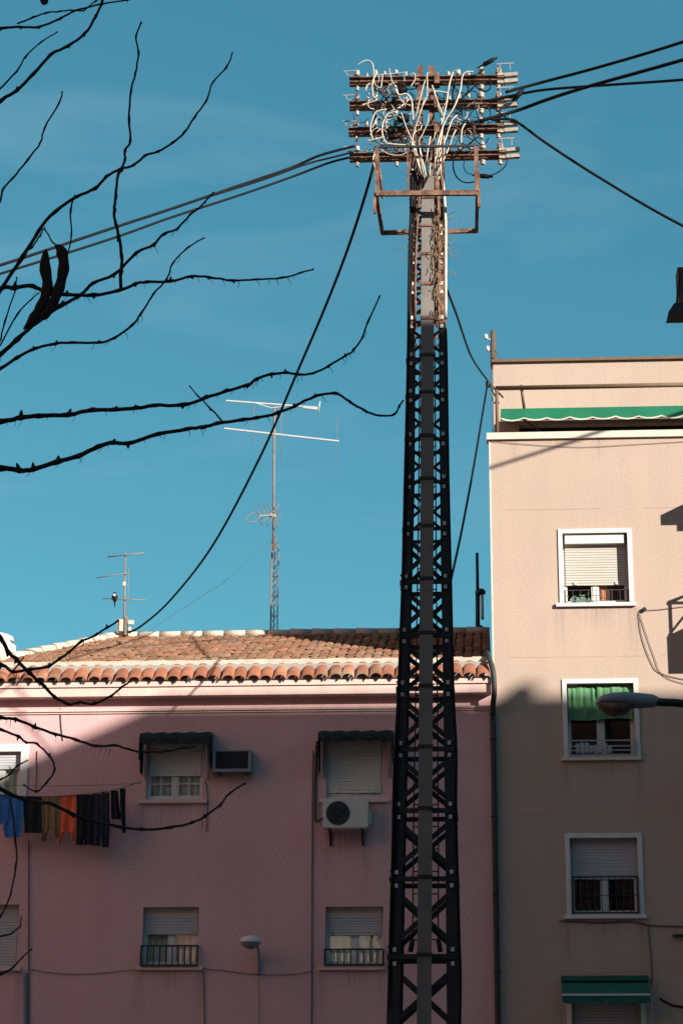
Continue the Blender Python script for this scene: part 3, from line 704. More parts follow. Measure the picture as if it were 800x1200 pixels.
# cables running down the legs
def run(px, r, mk, off=(0, 0), name='cable', jit=.010):
    pts = []
    for y, x in px:
        p = P(x, y, YT - .45 + off[1]); pts.append(p + Vector((rnd.uniform(-jit, jit), rnd.uniform(-jit, jit), 0)))
    m = MB(); m.tube(smooth(pts, 5), r, 6); return m.build(name, mk, tower)
run([(y, a + .5) for y, a in ((1210, 454), (1100, 456.5), (1000, 459), (900, 461.5), (807, 465.5), (682, 470.5), (565, 474), (421, 477), (300, 479.5), (200, 483))], .022, 'blackrub')
run([(y, a) for y, a in ((1210, 458), (1100, 460), (1000, 462), (900, 465), (807, 468), (682, 473), (565, 476.5), (421, 479), (300, 482), (200, 487))], .016, 'blackrub')
run([(y, a) for y, a in ((1210, 539), (1150, 539.5), (1100, 537), (1030, 536.5), (950, 534), (878, 534), (807, 531), (682, 527.5), (565, 525), (421, 522.5), (385, 522))], .02, 'blackrub')
run([(y, a) for y, a in ((374, 522), (340, 521.6), (300, 521.4), (260, 521.2), (225, 520), (200, 517), (180, 515.5))], .024, 'whitecable')
run([(y, a) for y, a in ((376, 486), (330, 486.5), (290, 488), (240, 490), (205, 494), (185, 490))], .016, 'rust')
run([(y, a) for y, a in ((376, 512), (340, 512.5), (300, 512), (240, 512.5), (205, 510))], .05, 'rust', (0, .17))
# central posts and cross arms
m = None
for xa, xb in ((489, 495), (502, 508.5)):
    m = MB(); a = P(xa, 80, YT - .12); b = P(xb, 80, YT - .12); z0 = P(499, 240, YT).z
    m.box(a.x, b.x, YT - .2, YT - .18, z0, a.z); m.box(a.x, a.x + .012, YT - .179, YT - .1, z0, a.z); m.box(b.x - .012, b.x, YT - .179, YT - .1, z0, a.z)
    m.build('post', 'rust', tower)
arms = [(93, 90.5, 409, 600), (121.5, 118.5, 409, 600), (152, 148, 408, 600), (182, 178.5, 409, 602)]
YA = YT - .26
def insulator(arm, p, r=.045, h=.12, flip=1):
    m = MB(); m.lathe(p, [(.012, 0), (.012, .03 * flip), (r, .032 * flip), (r * 1.05, .05 * flip), (r * .6, .06 * flip), (r * .95, .075 * flip), (r * .9, .095 * flip), (r * .35, h * flip)], 10)
    m.build('insulator', 'ceramic', arm)
for k, (yl, yr, xl, xr) in enumerate(arms):
    A = P(xl, yl, YA); B = P(xr - 8, yr, YA)
    m = MB()
    for dy in (0, .11):
        a, b = A + Vector((0, dy, 0)), B + Vector((0, dy, 0))
        m.bar(a + Vector((0, .05, 0)), b + Vector((0, .05, 0)), .010, .062); m.bar(a + Vector((0, .025, .036)), b + Vector((0, .025, .036)), .06, .010); m.bar(a + Vector((0, .025, -.036)), b + Vector((0, .025, -.036)), .06, .010)
    c = P(499, (yl + yr) / 2, YA); m.box(c.x - .17, c.x - .1, YA + .02, YA + .15, c.z - .09, c.z + .09); m.box(c.x + .12, c.x + .2, YA - .02, YA + .15, c.z - .09, c.z + .09)
    arm = m.build('crossarm', ['rust'], tower)
    d = (B - A).normalized()
    for f in (.05, .17, .30):
        p = A + (B - A) * f + Vector((0, .04, .055)); insulator(arm, p, .042 if f < .1 else .034)
        insulator(arm, p + Vector((0, .03, -.115)), .028, .09, -1)
    for f in (.845, .955):
        p = A + (B - A) * f + Vector((0, .04, .055)); insulator(arm, p, .05, .15); insulator(arm, p + Vector((0, .03, -.115)), .04, .10, -1)
    for f in (.11, .235, .36, .64, .77): insulator(arm, A + (B - A) * (f + rnd.uniform(-.01, .01)) + Vector((0, rnd.uniform(.0, .09), .045)), rnd.uniform(.018, .03), rnd.uniform(.06, .1))
    for f in (.70,): insulator(arm, A + (B - A) * f + Vector((0, .05, .05)), .036)
    # pin hook on the left, strain clevises on the right
    m = MB(); p = A + Vector((.10, .04, .16)); m.bar(p + Vector((-.19, 0, 0)), p + Vector((.05, 0, .004)), .016); m.bar(p + Vector((-.16, 0, -.0)), p + Vector((-.12, 0, -.075)), .014); m.bar(p + Vector((-.12, 0, -.075)), p + Vector((.03, 0, -.075)), .012); m.build('hook', 'galv', arm)
    for dz in (.045, -.06):
        m = MB(); p = B + Vector((-.02, .0, dz)); q = p + Vector((.20, -.02, .0))
        m.bar(p, q, .012, .052); m.bar(p + Vector((0, .06, .0)), q + Vector((0, .06, 0)), .012, .052); m.bar(p + Vector((-.1, 0.03, .008)), p + Vector((.02, .03, 0)), .05, .06); m.box(q.x - .03, q.x + .002, q.y + .008, q.y + .052, q.z - .02, q.z + .02); m.build('clevis', 'ceramic', arm)
    m = MB(); p = B + Vector((-.13, -.01, .215)); m.bar(p, p + Vector((.26, 0, .01)), .018); m.bar(p + Vector((.05, 0, 0)), p + Vector((.05, 0, -.12)), .012); m.bar(p + Vector((.2, 0, 0)), p + Vector((.2, 0, -.11)), .012); m.build('hook', 'galv', arm)
m = MB(); A = P(444, 88, YA); m.bar(A, A + Vector((.4, .0, .03)), .02); 
for q in (0, .38): m.bar(A + Vector((q, 0, 0)), A + Vector((q, 0, -.14 + .02)), .018)
m.build('hook', 'galv', tower)
# service frame around the head
fr = MB(); yf0 = YT - .72; yb0 = YT + .62
a = P(440.5, 227, yf0); b = P(559, 226, yf0); zf = a.z
a2 = Vector((a.x + .02, yb0, zf)); b2 = Vector((b.x - .02, yb0, zf))
fr.bar(a, b, .05, .075); fr.bar(a2, b2, .05, .06); fr.bar(a, a2, .05, .07); fr.bar(b, b2, .05, .07)
fr.build('service_frame', 'rust', tower)
fr = MB(); ta = P(438, 172.5, yf0); tb = P(561, 171, yf0); fr.bar(ta, tb, .03, .03); fr.build('top_rail', 'steel', tower)
for xx, r in ((441.5, .055), (557.5, .06), (477.5, .03), (518, .03)):
    fr = MB(); p = P(xx, 172, yf0); fr.bar(p, Vector((p.x, yf0, zf)), r); fr.build('rail_post', 'rust', tower)
p = P(441, 175, yf0)
for q0, q1, r in ((p + Vector((.0, .02, 0)), Vector((a.x + .09, yf0 + .15, zf)), .03), (Vector((a.x - .02, yf0 + .02, zf)), Vector((a.x - .02, yf0 + .02, zf - .3)), .04), (Vector((b.x + .02, yf0 + .02, zf + .3)), Vector((b.x + .02, yf0 + .02, zf - .25)), .04)):
    fr = MB(); fr.bar(q0, q1, r); fr.build('stay', 'rust', tower)
# splice boxes and cable bundle clutter
for (x0, y0, x1, y1) in ((463, 103, 477, 113), (459, 113, 470, 120), (465, 133, 479, 143), (452, 150, 466, 157), (468, 146, 478, 152), (455, 159, 470, 165), (447, 124, 457, 130)):
    m = MB(); p, q = P(x0, y1, YT - .35), P(x1, y0, YT - .35); yy = YT - .38 + rnd.uniform(-.05, .05)
    m.tube([(p.x, yy, (p.z + q.z) / 2), (p.x + .03, yy, (p.z + q.z) / 2), (q.x - .03, yy, (p.z + q.z) / 2), (q.x, yy, (p.z + q.z) / 2)], [abs(q.z - p.z) * .3, abs(q.z - p.z) * .5, abs(q.z - p.z) * .5, abs(q.z - p.z) * .3], 10); m.build('splice_box', 'blackrub', tower)
white = [
 [(419, 76), (425, 72), (432, 71), (437, 77), (438, 95), (441, 101), (446, 102), (448, 87)],
 [(440, 87), (436, 98), (437, 112), (441, 117), (431, 121), (424, 123)],
 [(464, 131), (454, 134), (448, 146), (448, 158), (452, 167), (460, 169), (478, 170)],
 [(463, 104), (467, 111), (476, 110), (482, 118), (483, 130), (484, 141)],
 [(501, 85), (496, 100), (490, 124), (485, 145), (482, 165), (487, 188), (492, 206)],
 [(500, 87), (500, 112), (494, 126), (486, 150), (482, 168)],
 [(502, 112), (497, 116), (493, 130), (485, 155), (484, 172), (494, 205)],
 [(502, 134), (501, 143), (495, 157), (491, 168), (496, 205)],
 [(470, 132), (476, 150), (484, 168), (493, 195), (497, 208)],
 [(446, 175), (454, 180), (465, 182), (474, 180), (480, 174)],
 [(536, 84), (531, 84), (526, 100), (523, 120), (519, 140), (516, 165), (509, 190), (506, 208)],
 [(554, 84), (545, 85), (541, 91), (539, 106), (532, 125), (523, 139), (518, 150), (512, 172), (507, 206)],
 [(525, 109), (511, 107), (509, 111), (514, 130), (518, 150), (513, 180)],
 [(480, 88), (485, 86), (486, 93), (481, 101)],
 [(456, 80), (459, 95), (464, 102), (470, 118), (481, 124)],
 [(482, 113), (474, 121), (466, 127), (458, 130)],
 [(436, 150), (442, 138), (447, 140), (449, 150)],
 [(440, 178), (437, 186), (440, 200), (443, 212)],
 [(520, 160), (520, 180), (516, 195), (509, 208)],
 [(506, 100), (512, 118), (519, 136)],
 [(535, 135), (530, 140), (526, 150), (521, 165), (512, 190)],
 [(534, 152), (530, 160), (526, 172), (519, 188), (511, 206)],
 [(545, 145), (541, 152), (540, 168)],
 [(430, 165), (440, 163), (450, 160)],
 [(453, 128), (441, 131), (436, 140), (434, 152), (437, 165)],
 [(486, 170), (489, 186), (495, 207)], [(490, 165), (494, 185), (499, 207)], [(504, 160), (500, 185), (501, 207)], [(510, 155), (505, 180), (503, 207)],
]
for k, pts in enumerate(white):
    m = MB(); yo = YT - .47 - rnd.uniform(0, .12)
    m.tube(smooth([P(x, y, yo + rnd.uniform(-.02, .02)) for x, y in pts], 6), rnd.choice((.007, .009, .012)) if k < 19 else .011, 6); m.build('drop_cable', 'whitecable', tower)
dark = [
 [(535, 88), (532, 99), (530, 112), (534, 124), (541, 132)], [(556, 97), (560, 104), (568, 107), (574, 103), (574, 92)],
 [(531, 185), (531, 198), (536, 209), (545, 214), (556, 213)], [(544, 188), (543, 196), (548, 203), (558, 205)],
 [(594, 186), (592, 194), (583, 202), (570, 207)], [(566, 96), (552, 104), (540, 116), (530, 130), (524, 145)],
 [(540, 126), (548, 130), (556, 128), (560, 140)], [(560, 122), (552, 132), (545, 142), (536, 150), (530, 160)], [(573, 125), (574, 135), (568, 140), (563, 134)],
 [(538, 150), (538, 165), (545, 172), (556, 176)], [(553, 150), (556, 163), (566, 170), (572, 162)], [(580, 128), (590, 136), (600, 143)],
 [(560, 160), (550, 168), (540, 175), (528, 182)], [(549, 92), (548, 106), (541, 118), (541, 136)], [(530, 148), (526, 160), (527, 175)],
 [(440, 120), (436, 130), (444, 140), (452, 138)], [(450, 112), (444, 122), (440, 135), (436, 148)], [(455, 100), (448, 108), (456, 120), (466, 122)],
 [(446, 165), (456, 158), (468, 162), (478, 172)], [(432, 182), (440, 175), (450, 172), (462, 170)], [(480, 108), (486, 116), (484, 128)], [(470, 96), (476, 104), (486, 104)],
]
for pts in dark:
    m = MB(); yo = YT - .38 - rnd.uniform(0, .12)
    m.tube(smooth([P(x, y, yo + rnd.uniform(-.03, .03)) for x, y in pts], 6), rnd.choice((.007, .009, .011)), 6); m.build('jumper_cable', 'blackrub', tower)
cl = MB()
for k in range(130):
    cx, cy = (rnd.gauss(459, 13), rnd.uniform(98, 172)) if k < 78 else (rnd.gauss(542, 11), rnd.uniform(92, 175))
    yo = YT - rnd.uniform(.2, .5); pts = []
    a0 = rnd.uniform(0, 6.28); rr_ = rnd.uniform(4, 11)
    for j in range(6):
        a0 += rnd.uniform(.3, .9); pts.append(P(cx + rr_ * math.cos(a0) * 1.1, cy + rr_ * math.sin(a0), yo + rnd.uniform(-.03, .03)))
    cl.tube(smooth(pts, 3), rnd.uniform(.004, .008), 5, mi=rnd.choice((0, 0, 0, 1, 2)))
struct(cl.build('wire_tangle', ['blackrub', 'whitecable', 'rust'], tower), 'stuff')
for pts in ([(556, 77), (562, 74), (566, 72)], ):
    pass
def connector(x0, y0, x1, y1, r, tail=None):
    m = MB(); p, q = P(x0, y0, YT - .42), P(x1, y1, YT - .42); d_ = (q - p)
    m.tube([p - d_ * .5, p, p + d_ * .05, p + d_ * .8, q, q + d_ * .25], [.012, .015, r, r, r * .6, .012], 8); m.build('connector', 'blackrub', tower)
connector(566, 76, 579, 69, .036); connector(603, 115, 611, 107, .042); connector(560, 206, 574, 207, .036)
ns = MB()
for k in range(130):
    p = P(rnd.gauss(470, 12), rnd.gauss(163, 5), YT - rnd.uniform(.15, .42)); d_ = Vector((rnd.uniform(-1, 1), rnd.uniform(-1, 1), rnd.uniform(-.4, .4))).normalized() * rnd.uniform(.08, .2)
    ns.tube([p, p + d_ * .5 + Vector((0, 0, rnd.uniform(-.02, .02))), p + d_], .005, 4)
struct(ns.build('nest', 'rust', tower), 'stuff')
tw = MB()
for k in range(80):
    s = rnd.choice((-1, 1)); y = rnd.gauss(288, 16); x = 486 if s < 0 else 517
    p = P(x + rnd.uniform(-4, 4), y, YT - .42); d_ = Vector((s * rnd.uniform(.05, .28) * (1 if rnd.random() < .4 else .35), -.05, rnd.uniform(-.12, .18)))
    tw.tube([p, p + d_ * .5, p + d_ + Vector((0, 0, -.02))], [.006, .004, .002], 4)
for k in range(130):
    p = P(rnd.gauss(511.5, 3.0), rnd.uniform(250, 376), YT - .42); d_ = Vector((rnd.uniform(-.03, .03), rnd.uniform(-.03, .02), rnd.uniform(-.2, .2)))
    tw.tube([p, p + d_ * .5 + Vector((rnd.uniform(-.02, .02), 0, 0)), p + d_], .005, 4)
struct(tw.build('dry_creeper', 'dryplant', tower), 'stuff')

# ------------------------------------------------------------------ overhead cables
def cable(pts, r, label, cat='cable', mk='blackrub', group=None, name='overhead_cable', sub=8):
    m = MB(); m.tube(smooth([P(*p) for p in pts], sub), r, 6); return own(m, name, mk, label, cat, group)
YY = YT - .3
gl = 'cables leaving the tower head'
cable([(416, 171, YY), (375, 182, YY), (340, 197, YY), (280, 217.5, YY - .6), (200, 245, YY - 1.2), (130, 268, YY - 1.8), (0, 311, YY - 3), (-180, 366, YY - 5), (-520, 450, YY - 7), (-1000, 540, YY - 9)], .020, 'upper of the two black cables running from the tower to the left edge', group=gl)
cable([(412, 184, YY), (385, 191, YY), (340, 208, YY), (280, 229, YY - .6), (200, 255, YY - 1.2), (130, 280, YY - 1.8), (0, 321, YY - 3), (-180, 374, YY - 5), (-520, 460, YY - 7), (-1000, 552, YY - 9)], .017, 'lower of the two black cables running from the tower to the left edge', group=gl)
cable([(414, 178, YY - .1), (395, 183, YY - .1), (360, 192, YY - .1), (310, 210, YY - .4), (240, 232, YY - .9)], .014, 'short spliced black cable lying between the two left hand cables', group=gl)
cable([(592, 108, YY), (640, 95, YY), (700, 79, YY - .5), (800, 49, YY - 1.5), (960, -6, YY - 3)], .023, 'top black cable rising from the tower to the right edge', group=gl)
cable([(570, 118, YY), (600, 112, YY), (640, 105, YY - .3), (720, 99, YY - 1), (800, 93.5, YY - 1.6), (960, 80, YY - 3)], .020, 'nearly level black cable from the tower to the right edge', group=gl)
cable([(545, 146, YY), (580, 137, YY), (610, 128, YY), (640, 117, YY - .3), (690, 101, YY - .9), (800, 70, YY - 1.7), (960, 22, YY - 3)], .026, 'thickest black cable climbing right from the third cross arm', group=gl)
cable([(575, 140, YY), (598, 140, YY), (610, 146, YY), (640, 168, YY), (700, 207, YY - .2), (800, 265, YY - .4), (980, 352, YY - 1)], .020, 'black cable dropping steeply from the tower to the right edge', group=gl)
cable([(441, 178, YY), (437, 196, YY), (425, 238, YY + .4), (405, 298, YY + 1.5), (380, 362, YY + 3), (350, 432, YY + 4.5), (305, 535, YY + 7), (250, 638, YY + 9.2), (200, 703, YY + 11.4), (165, 734, YY + 12.6), (150, 741, YY + 13.2)], .022, 'long black cable sagging from the tower to the small roof aerial', group=gl)
cable([(522, 336, YY), (535, 370, YY + 2), (552, 418, YY + 6), (571, 446, YF + .2)], .019, 'black cable from the tower down to the corner of the cream block roof', group=gl)
cable([(571, 449, YF + .2), (565, 485, YF - 2), (555, 545, YF - 4.5), (541, 620, YF - 7), (528, 680, YT - .3)], .019, 'black cable returning from the cream block corner to the tower shaft', group=gl)
m = MB(); p = P(571, 447, YF + .2); m.bar(p, Vector((XB + .3, YF + 1.4, p.z + .1)), .03); m.bar(p, Vector((XB + .2, YF + .1, p.z - .5)), .02); m.tube([p, p + Vector((0, 0, -.12))], .04, 8)
own(m, 'cable_bracket', 'iron', 'small iron cable bracket on the cream block terrace corner', 'bracket')

# ------------------------------------------------------------------ aerials
YM = YR
mast = thing('aerial_mast', P(321.5, 744, YM), 'tall lattice based aerial mast on the tiled ridge with two pale booms', 'antenna')
m = MB(); a = P(317.5, 745, YM); zt_ = P(320, 637, YM).z
cor = [Vector((P(317.6, 700, YM).x, YM, 0)), Vector((P(325.6, 700, YM).x, YM, 0)), Vector((P(320.5, 700, YM).x, YM + .12, 0))]
for k, c in enumerate(cor): m.tube([Vector((c.x, c.y, a.z - .1)), Vector((c.x, c.y, zt_))], .016 if k == 0 else .011, 6, mi=0)
n = 14
for k in range(n):
    z0 = a.z + (zt_ - a.z) * k / n; z1 = a.z + (zt_ - a.z) * (k + 1) / n
    for i in range(3):
        p, q = cor[i], cor[(i + 1) % 3]; m.tube([Vector((p.x, p.y, z0)), Vector((q.x, q.y, z1))], .005, 4, mi=0)
        if k % 3 == 0: m.tube([Vector((p.x, p.y, z0)), Vector((q.x, q.y, z0))], .007, 4, mi=0)
for c in cor: m.tube([Vector((c.x, c.y, zt_)), P(320.8, 626, YM)], .012, 5)
m.build('lattice_base', 'mast', mast)
m = MB(); m.tube([P(320.3, 645, YM), P(321.5, 478, YM)], [.026, .024], 8); m.build('pole', 'mast', mast)
def boom(pts, r, mk, els, name='boom'):
    m = MB(); A, B = P(*pts[0]), P(*pts[1]); m.bar(A, B, r * 2); o = m.build(name, mk, mast)
    for x, y0, y1, rr_, mk2 in els:
        m = MB(); xx = P(x, (y0 + y1) / 2, YM - .03); m.tube([P(x + .8, y0, YM - .05), P(x - 1.2, y1, YM + .05)], rr_, 5); m.build('element', mk2, o)
boom([(265, 469.5, YM), (372, 477.5, YM)], .015, 'alu', [(374, 470, 486, .013, 'alu'), (329, 474, 536, .003, 'mast'), (298, 474, 500, .003, 'mast')])
boom([(263, 502, YM), (397, 517, YM)], .016, 'alu', [(297, 478, 528, .003, 'mast'), (395, 490, 546, .004, 'mast'), (330, 482, 540, .003, 'mast')])
m = MB(); m.bar(P(300, 472.5, YM - .03), P(318, 478, YM - .03), .02); m.bar(P(318, 478, YM), P(335, 476, YM), .02); m.bar(P(355, 477, YM), P(372, 479, YM), .03, .05); m.build('clamp', 'alu', mast)
m = MB(); o_ = P(321, 603, YM - .08)
m.bar(o_, P(303, 605, YM - .25), .03); m.tube(smooth([P(303, 602, YM - .25), P(296, 601, YM - .3), P(288, 609, YM - .4), P(296, 612, YM - .35), P(305, 606, YM - .25)], 4), .008, 5)
for a0, b0 in (((321, 601), (313, 590)), ((321, 605), (312, 617)), ((312, 603), (302, 588)), ((310, 605), (300, 600))): m.tube([P(*a0, YM - .1), P(*b0, YM - .1)], .008, 5)
for a0, b0 in (((316, 604), (309, 592)), ((307, 605), (299, 596)), ((314, 606), (305, 615)), ((320, 603), (327, 590)), ((321, 606), (327, 618)), ((308, 604), (304, 612))): m.tube([P(*a0, YM - .1), P(*b0, YM - .12)], .009, 5)
m.bar(P(316, 603, YM - .1), P(323, 605, YM - .05), .07)
m.build('receiver', 'mast', mast)
m = MB(); c = P(324, 604, YM + .05)
for rr_ in (.10, .2): m.tube([c + Vector((rr_ * math.cos(t) * .45, -.15 * rr_ * math.cos(t), rr_ * 1.3 * math.sin(t))) for t in [-1.5 + 3.0 * k / 12 for k in range(13)]], .004, 4)
for k in range(5): t = -1.2 + 2.4 * k / 4; m.tube([c, c + Vector((.2 * .45 * math.cos(t), 0, .2 * 1.3 * math.sin(t)))], .003, 4)
m.build('mesh_reflector', 'mast', mast)
gw = MB(); gw.tube([P(316, 634, YM), P(260, 684, YM - .5), P(200, 722, YM - .9), P(160, 750, YM - 1.2)], .0035, 4); gw.build('guy_wire', 'wire', mast)

YM2 = YR - .1
ant = thing('small_aerial', P(147, 746, YM2), 'small dark rooftop aerial with three crossbars near the hip of the roof', 'antenna')
m = MB(); m.tube([P(145.5, 746, YM2), P(147, 648, YM2)], [.024, .018], 8); m.tube([P(149.5, 742, YM2), P(151, 665, YM2)], .007, 5); m.build('pole', 'mast', ant)
for x0, y0, x1, y1, r in ((126.5, 652.5, 169.5, 648, .014), (113.5, 677, 152, 671.5, .010), (120.5, 701.5, 171, 703, .010)):
    m = MB(); m.tube([P(x0, y0, YM2 - .05), P(x1, y1, YM2 - .05)], r, 6); m.build('crossbar', 'mast', ant)
for x0, y0, x1, y1 in ((140, 726, 145, 740), (150.5, 727, 157, 732), (144.5, 682, 147.5, 687), (151, 735, 154, 742)):
    m = MB(); p, q = P(x0, y1, YM2 - .1), P(x1, y0, YM2 - .1); m.box(p.x, q.x, YM2 - .14, YM2 - .06, p.z, q.z); m.build('junction_box', 'shutter', ant)
m = MB()
for x0, y0, x1, y1 in ((137, 725, 140.5, 742), (146, 722, 149.5, 744)):
    p, q = P(x0, y1, YM2 - .1), P(x1, y0, YM2 - .1); m.box(p.x, q.x, YM2 - .12, YM2 - .06, p.z, q.z)
m.build('bracket', 'mast', ant)
# the bird on its lowest crossbar
bp = P(134.5, 701.5, YM2 - .05)
m = MB()
m.tube([bp + Vector(v) for v in ((0, .045, -.18), (0, .035, -.10), (0, .02, -.02), (0, -.005, .03), (0, -.025, .07), (0, -.03, .10), (0, -.025, .125), (0, -.02, .14))], [.008, .016, .03, .05, .05, .036, .032, .012], 10)
m.tube([bp + Vector((0, -.05, .118)), bp + Vector((0.01, -.085, .112))], [.012, .002], 6)
m.tube([bp + Vector((-.0, -.045, .04)), bp + Vector((0, -.06, .06)), bp + Vector((0, -.05, .085))], [.015, .036, .02], 8, mi=1)
for s in (-1, 1):
    m.tube([bp + Vector((s * .04, .0, .07)), bp + Vector((s * .05, .02, .02)), bp + Vector((s * .02, .04, -.06))], [.018, .024, .006], 6)
    m.tube([bp + Vector((s * .015, -.01, .02)), bp + Vector((s * .015, 0, .0))], .004, 4)
own(m, 'bird', ['feather', 'featherw'], 'small black and white bird perched on a rooftop aerial crossbar', 'bird')

# flue, roof pole
YFL = YR + .1
fl = thing('flue_pipe', P(562, 741, YFL), 'thin black flue pipe with a collar on the shaded ridge', 'chimney')
m = MB(); m.tube([P(559.5, 742, YFL), P(559.3, 696, YFL)], .05, 10); m.tube([P(559.3, 696, YFL), P(558.6, 648, YFL)], [.035, .032], 10); m.build('pipe', 'iron', fl)
m = MB(); m.lathe(P(562.5, 697, YFL), [(.07, 0), (.11, .02), (.11, .08), (.08, .12)], 12); m.build('collar', 'iron', fl)
m = MB(); m.tube([P(565, 726, YFL - .03), P(564.5, 696, YFL - .03)], .032, 8); m.build('vent', 'ironw', fl)
m = MB(); m.lathe(P(562, 744, YFL), [(.20, -.1), (.17, .03), (.10, .14), (.06, .2)], 10); m.build('base', 'iron', fl)
YRP = YP + .5
rpole = thing('roof_pole', P(578, 424, YRP), 'short weathered wooden pole with glass insulators at the cream block roof corner', 'pole')
m = MB(); m.tube([P(578, 432, YRP), P(577.3, 388, YRP)], [.065, .055], 8); m.bar(P(577, 398, YRP - .06), P(577, 420, YRP - .06), .05); m.build('shaft', 'wood', rpole)
for x, y in ((569, 396), (571, 410)):
    m = MB(); p = P(x, y, YRP - .05); m.tube([p, P(577, y + 3, YRP)], .012, 5); m.lathe(p, [(.02, -.03), (.045, 0), (.04, .06), (.015, .09)], 8); m.build('insulator', 'lampwhite', rpole)
m = MB(); m.tube([P(579, 410, YRP - .05), P(590, 424, YRP - .05)], .006, 4); m.build('stay_wire', 'wire', rpole)

# ------------------------------------------------------------------ street lamps
YL = 21.5
def lamp_head(root, axis_pts, YL):
    pass
lp = thing('street_lamp', (P(862, 1200, YL).x, YL, 0), 'grey cobra head street lamp on a curved arm in front of the cream block', 'street lamp')
m = MB(); px_ = P(862, 900, YL).x
m.tube([Vector((px_, YL, 0)), Vector((px_, YL, 3)), Vector((px_, YL, P(860, 872, YL).z))], [.085, .07, .055], 12); m.build('post', 'iron', lp)
m = MB(); m.tube(smooth([Vector((px_, YL, P(860, 876, YL).z)), P(853, 845, YL), P(830, 831, YL), P(800, 824.5, YL), P(762, 822.5, YL)], 6), [.045] * 24 + [.036], 10); m.build('arm', 'iron', lp)
m = MB()
prof = [(772, 822, .035, .045), (765, 822.5, .055, .085), (750, 822.4, .09, .10), (733, 821.8, .125, .105), (716, 821.2, .13, .090), (704, 822.0, .095, .062), (699, 823.5, .045, .032), (697.3, 824.5, .008, .006)]
i0 = len(m.v); NS = 16
for (x, y, wy, hz) in prof:
    c = P(x, y, YL)
    for k in range(NS):
        t = 2 * math.pi * k / NS; sz = math.sin(t)
        m.v.append(c + Vector((0, wy * math.cos(t), hz * (sz if sz > 0 else sz * .75))))
for a in range(len(prof) - 1):
    for k in range(NS):
        p_, q_ = i0 + a * NS + k, i0 + a * NS + (k + 1) % NS; m.f.append((p_, q_, q_ + NS, p_ + NS)); m.m.append(0); m.sm.append(True)
m.f.append(tuple(i0 + k for k in range(NS))); m.m.append(0); m.sm.append(False)
m.bar(P(757, 818, YL), P(766, 821, YL), .07, .05)
m.build('head', 'lampgrey', lp)
m = MB(); i0 = len(m.v); prof = [(742, 826, .07, .03), (732, 827.5, .105, .10), (718, 827.5, .115, .125), (708, 826.5, .095, .095), (701, 825.5, .05, .04)]
for (x, y, wy, hz) in prof:
    c = P(x, y, YL)
    for k in range(NS):
        t = 2 * math.pi * k / NS; m.v.append(c + Vector((0, wy * math.cos(t), hz * min(.2, math.sin(t)))))
for a in range(len(prof) - 1):
    for k in range(NS):
        p_, q_ = i0 + a * NS + k, i0 + a * NS + (k + 1) % NS; m.f.append((p_, q_, q_ + NS, p_ + NS)); m.m.append(0); m.sm.append(True)
m.build('lens', 'lamplens', lp)

YW = YF - .5
wp = P(303, 1142, YF - .03)
wlp = thing('wall_lamp', wp, 'white globe wall lamp on a bent grey arm on the pink house', 'wall lamp')
m = MB(); m.tube(smooth([wp, Vector((wp.x, YF - .06, fz(1120))), Vector((wp.x - .02, YF - .16, fz(1110))), P(294.5, 1108, YW)], 5), .026, 8); m.box(wp.x - .03, wp.x + .03, YF - .04, YF - .001, wp.z, wp.z + .25); m.build('arm', 'lampgrey', wlp)
m = MB(); m.lathe(P(293.5, 1109, YW), [(.05, -.05), (.10, -.02), (.17, .03), (.19, .08)], 16); m.build('bowl', 'lampgrey', wlp)
m = MB(); m.lathe(P(293.5, 1104.2, YW), [(.195, -.01), (.2, .02), (.17, .07), (.1, .11), (.02, .125)], 16); m.build('cap', 'lampwhite', wlp)

# floodlight on a mast beyond the right edge
YG = 24.0
fl = thing('floodlight', (P(838, 1200, YG).x, YG, 0), 'dark floodlight with a flared rim jutting in at the right edge', 'floodlight')
gx = P(838, 400, YG).x
m = MB(); m.tube([Vector((gx, YG, 0)), Vector((gx, YG, P(838, 330, YG).z))], [.09, .05], 10); m.bar(Vector((gx, YG, P(838, 345, YG).z)), P(805, 340, YG), .05); m.build('mast', 'iron', fl)
m = MB(); c = P(806, 366, YG); m.box(P(793, 340, YG).x, P(825, 340, YG).x, YG - .14, YG + .14, P(806, 360, YG).z, P(800, 318, YG).z)
m.build('housing', 'wood', fl)
m = MB(); z0 = P(806, 371.5, YG).z; z1 = P(806, 360, YG).z
A = [Vector((P(781, 370, YG).x, YG - .2, z0)), Vector((P(840, 370, YG).x, YG - .2, z0)), Vector((P(840, 370, YG).x, YG + .2, z0)), Vector((P(781, 370, YG).x, YG + .2, z0))]
B = [Vector((P(788, 360, YG).x, YG - .15, z1)), Vector((P(828, 360, YG).x, YG - .15, z1)), Vector((P(828, 360, YG).x, YG + .15, z1)), Vector((P(788, 360, YG).x, YG + .15, z1))]
m.face(A[::-1]); m.face(B)
for k in range(4): m.face([A[k], A[(k + 1) % 4], B[(k + 1) % 4], B[k]])
m.build('rim', 'iron', fl)
m = MB(); m.tube([P(792, 358, YG - .15), P(795.5, 316, YG - .15)], .014, 6); m.build('conduit', 'iron', fl)

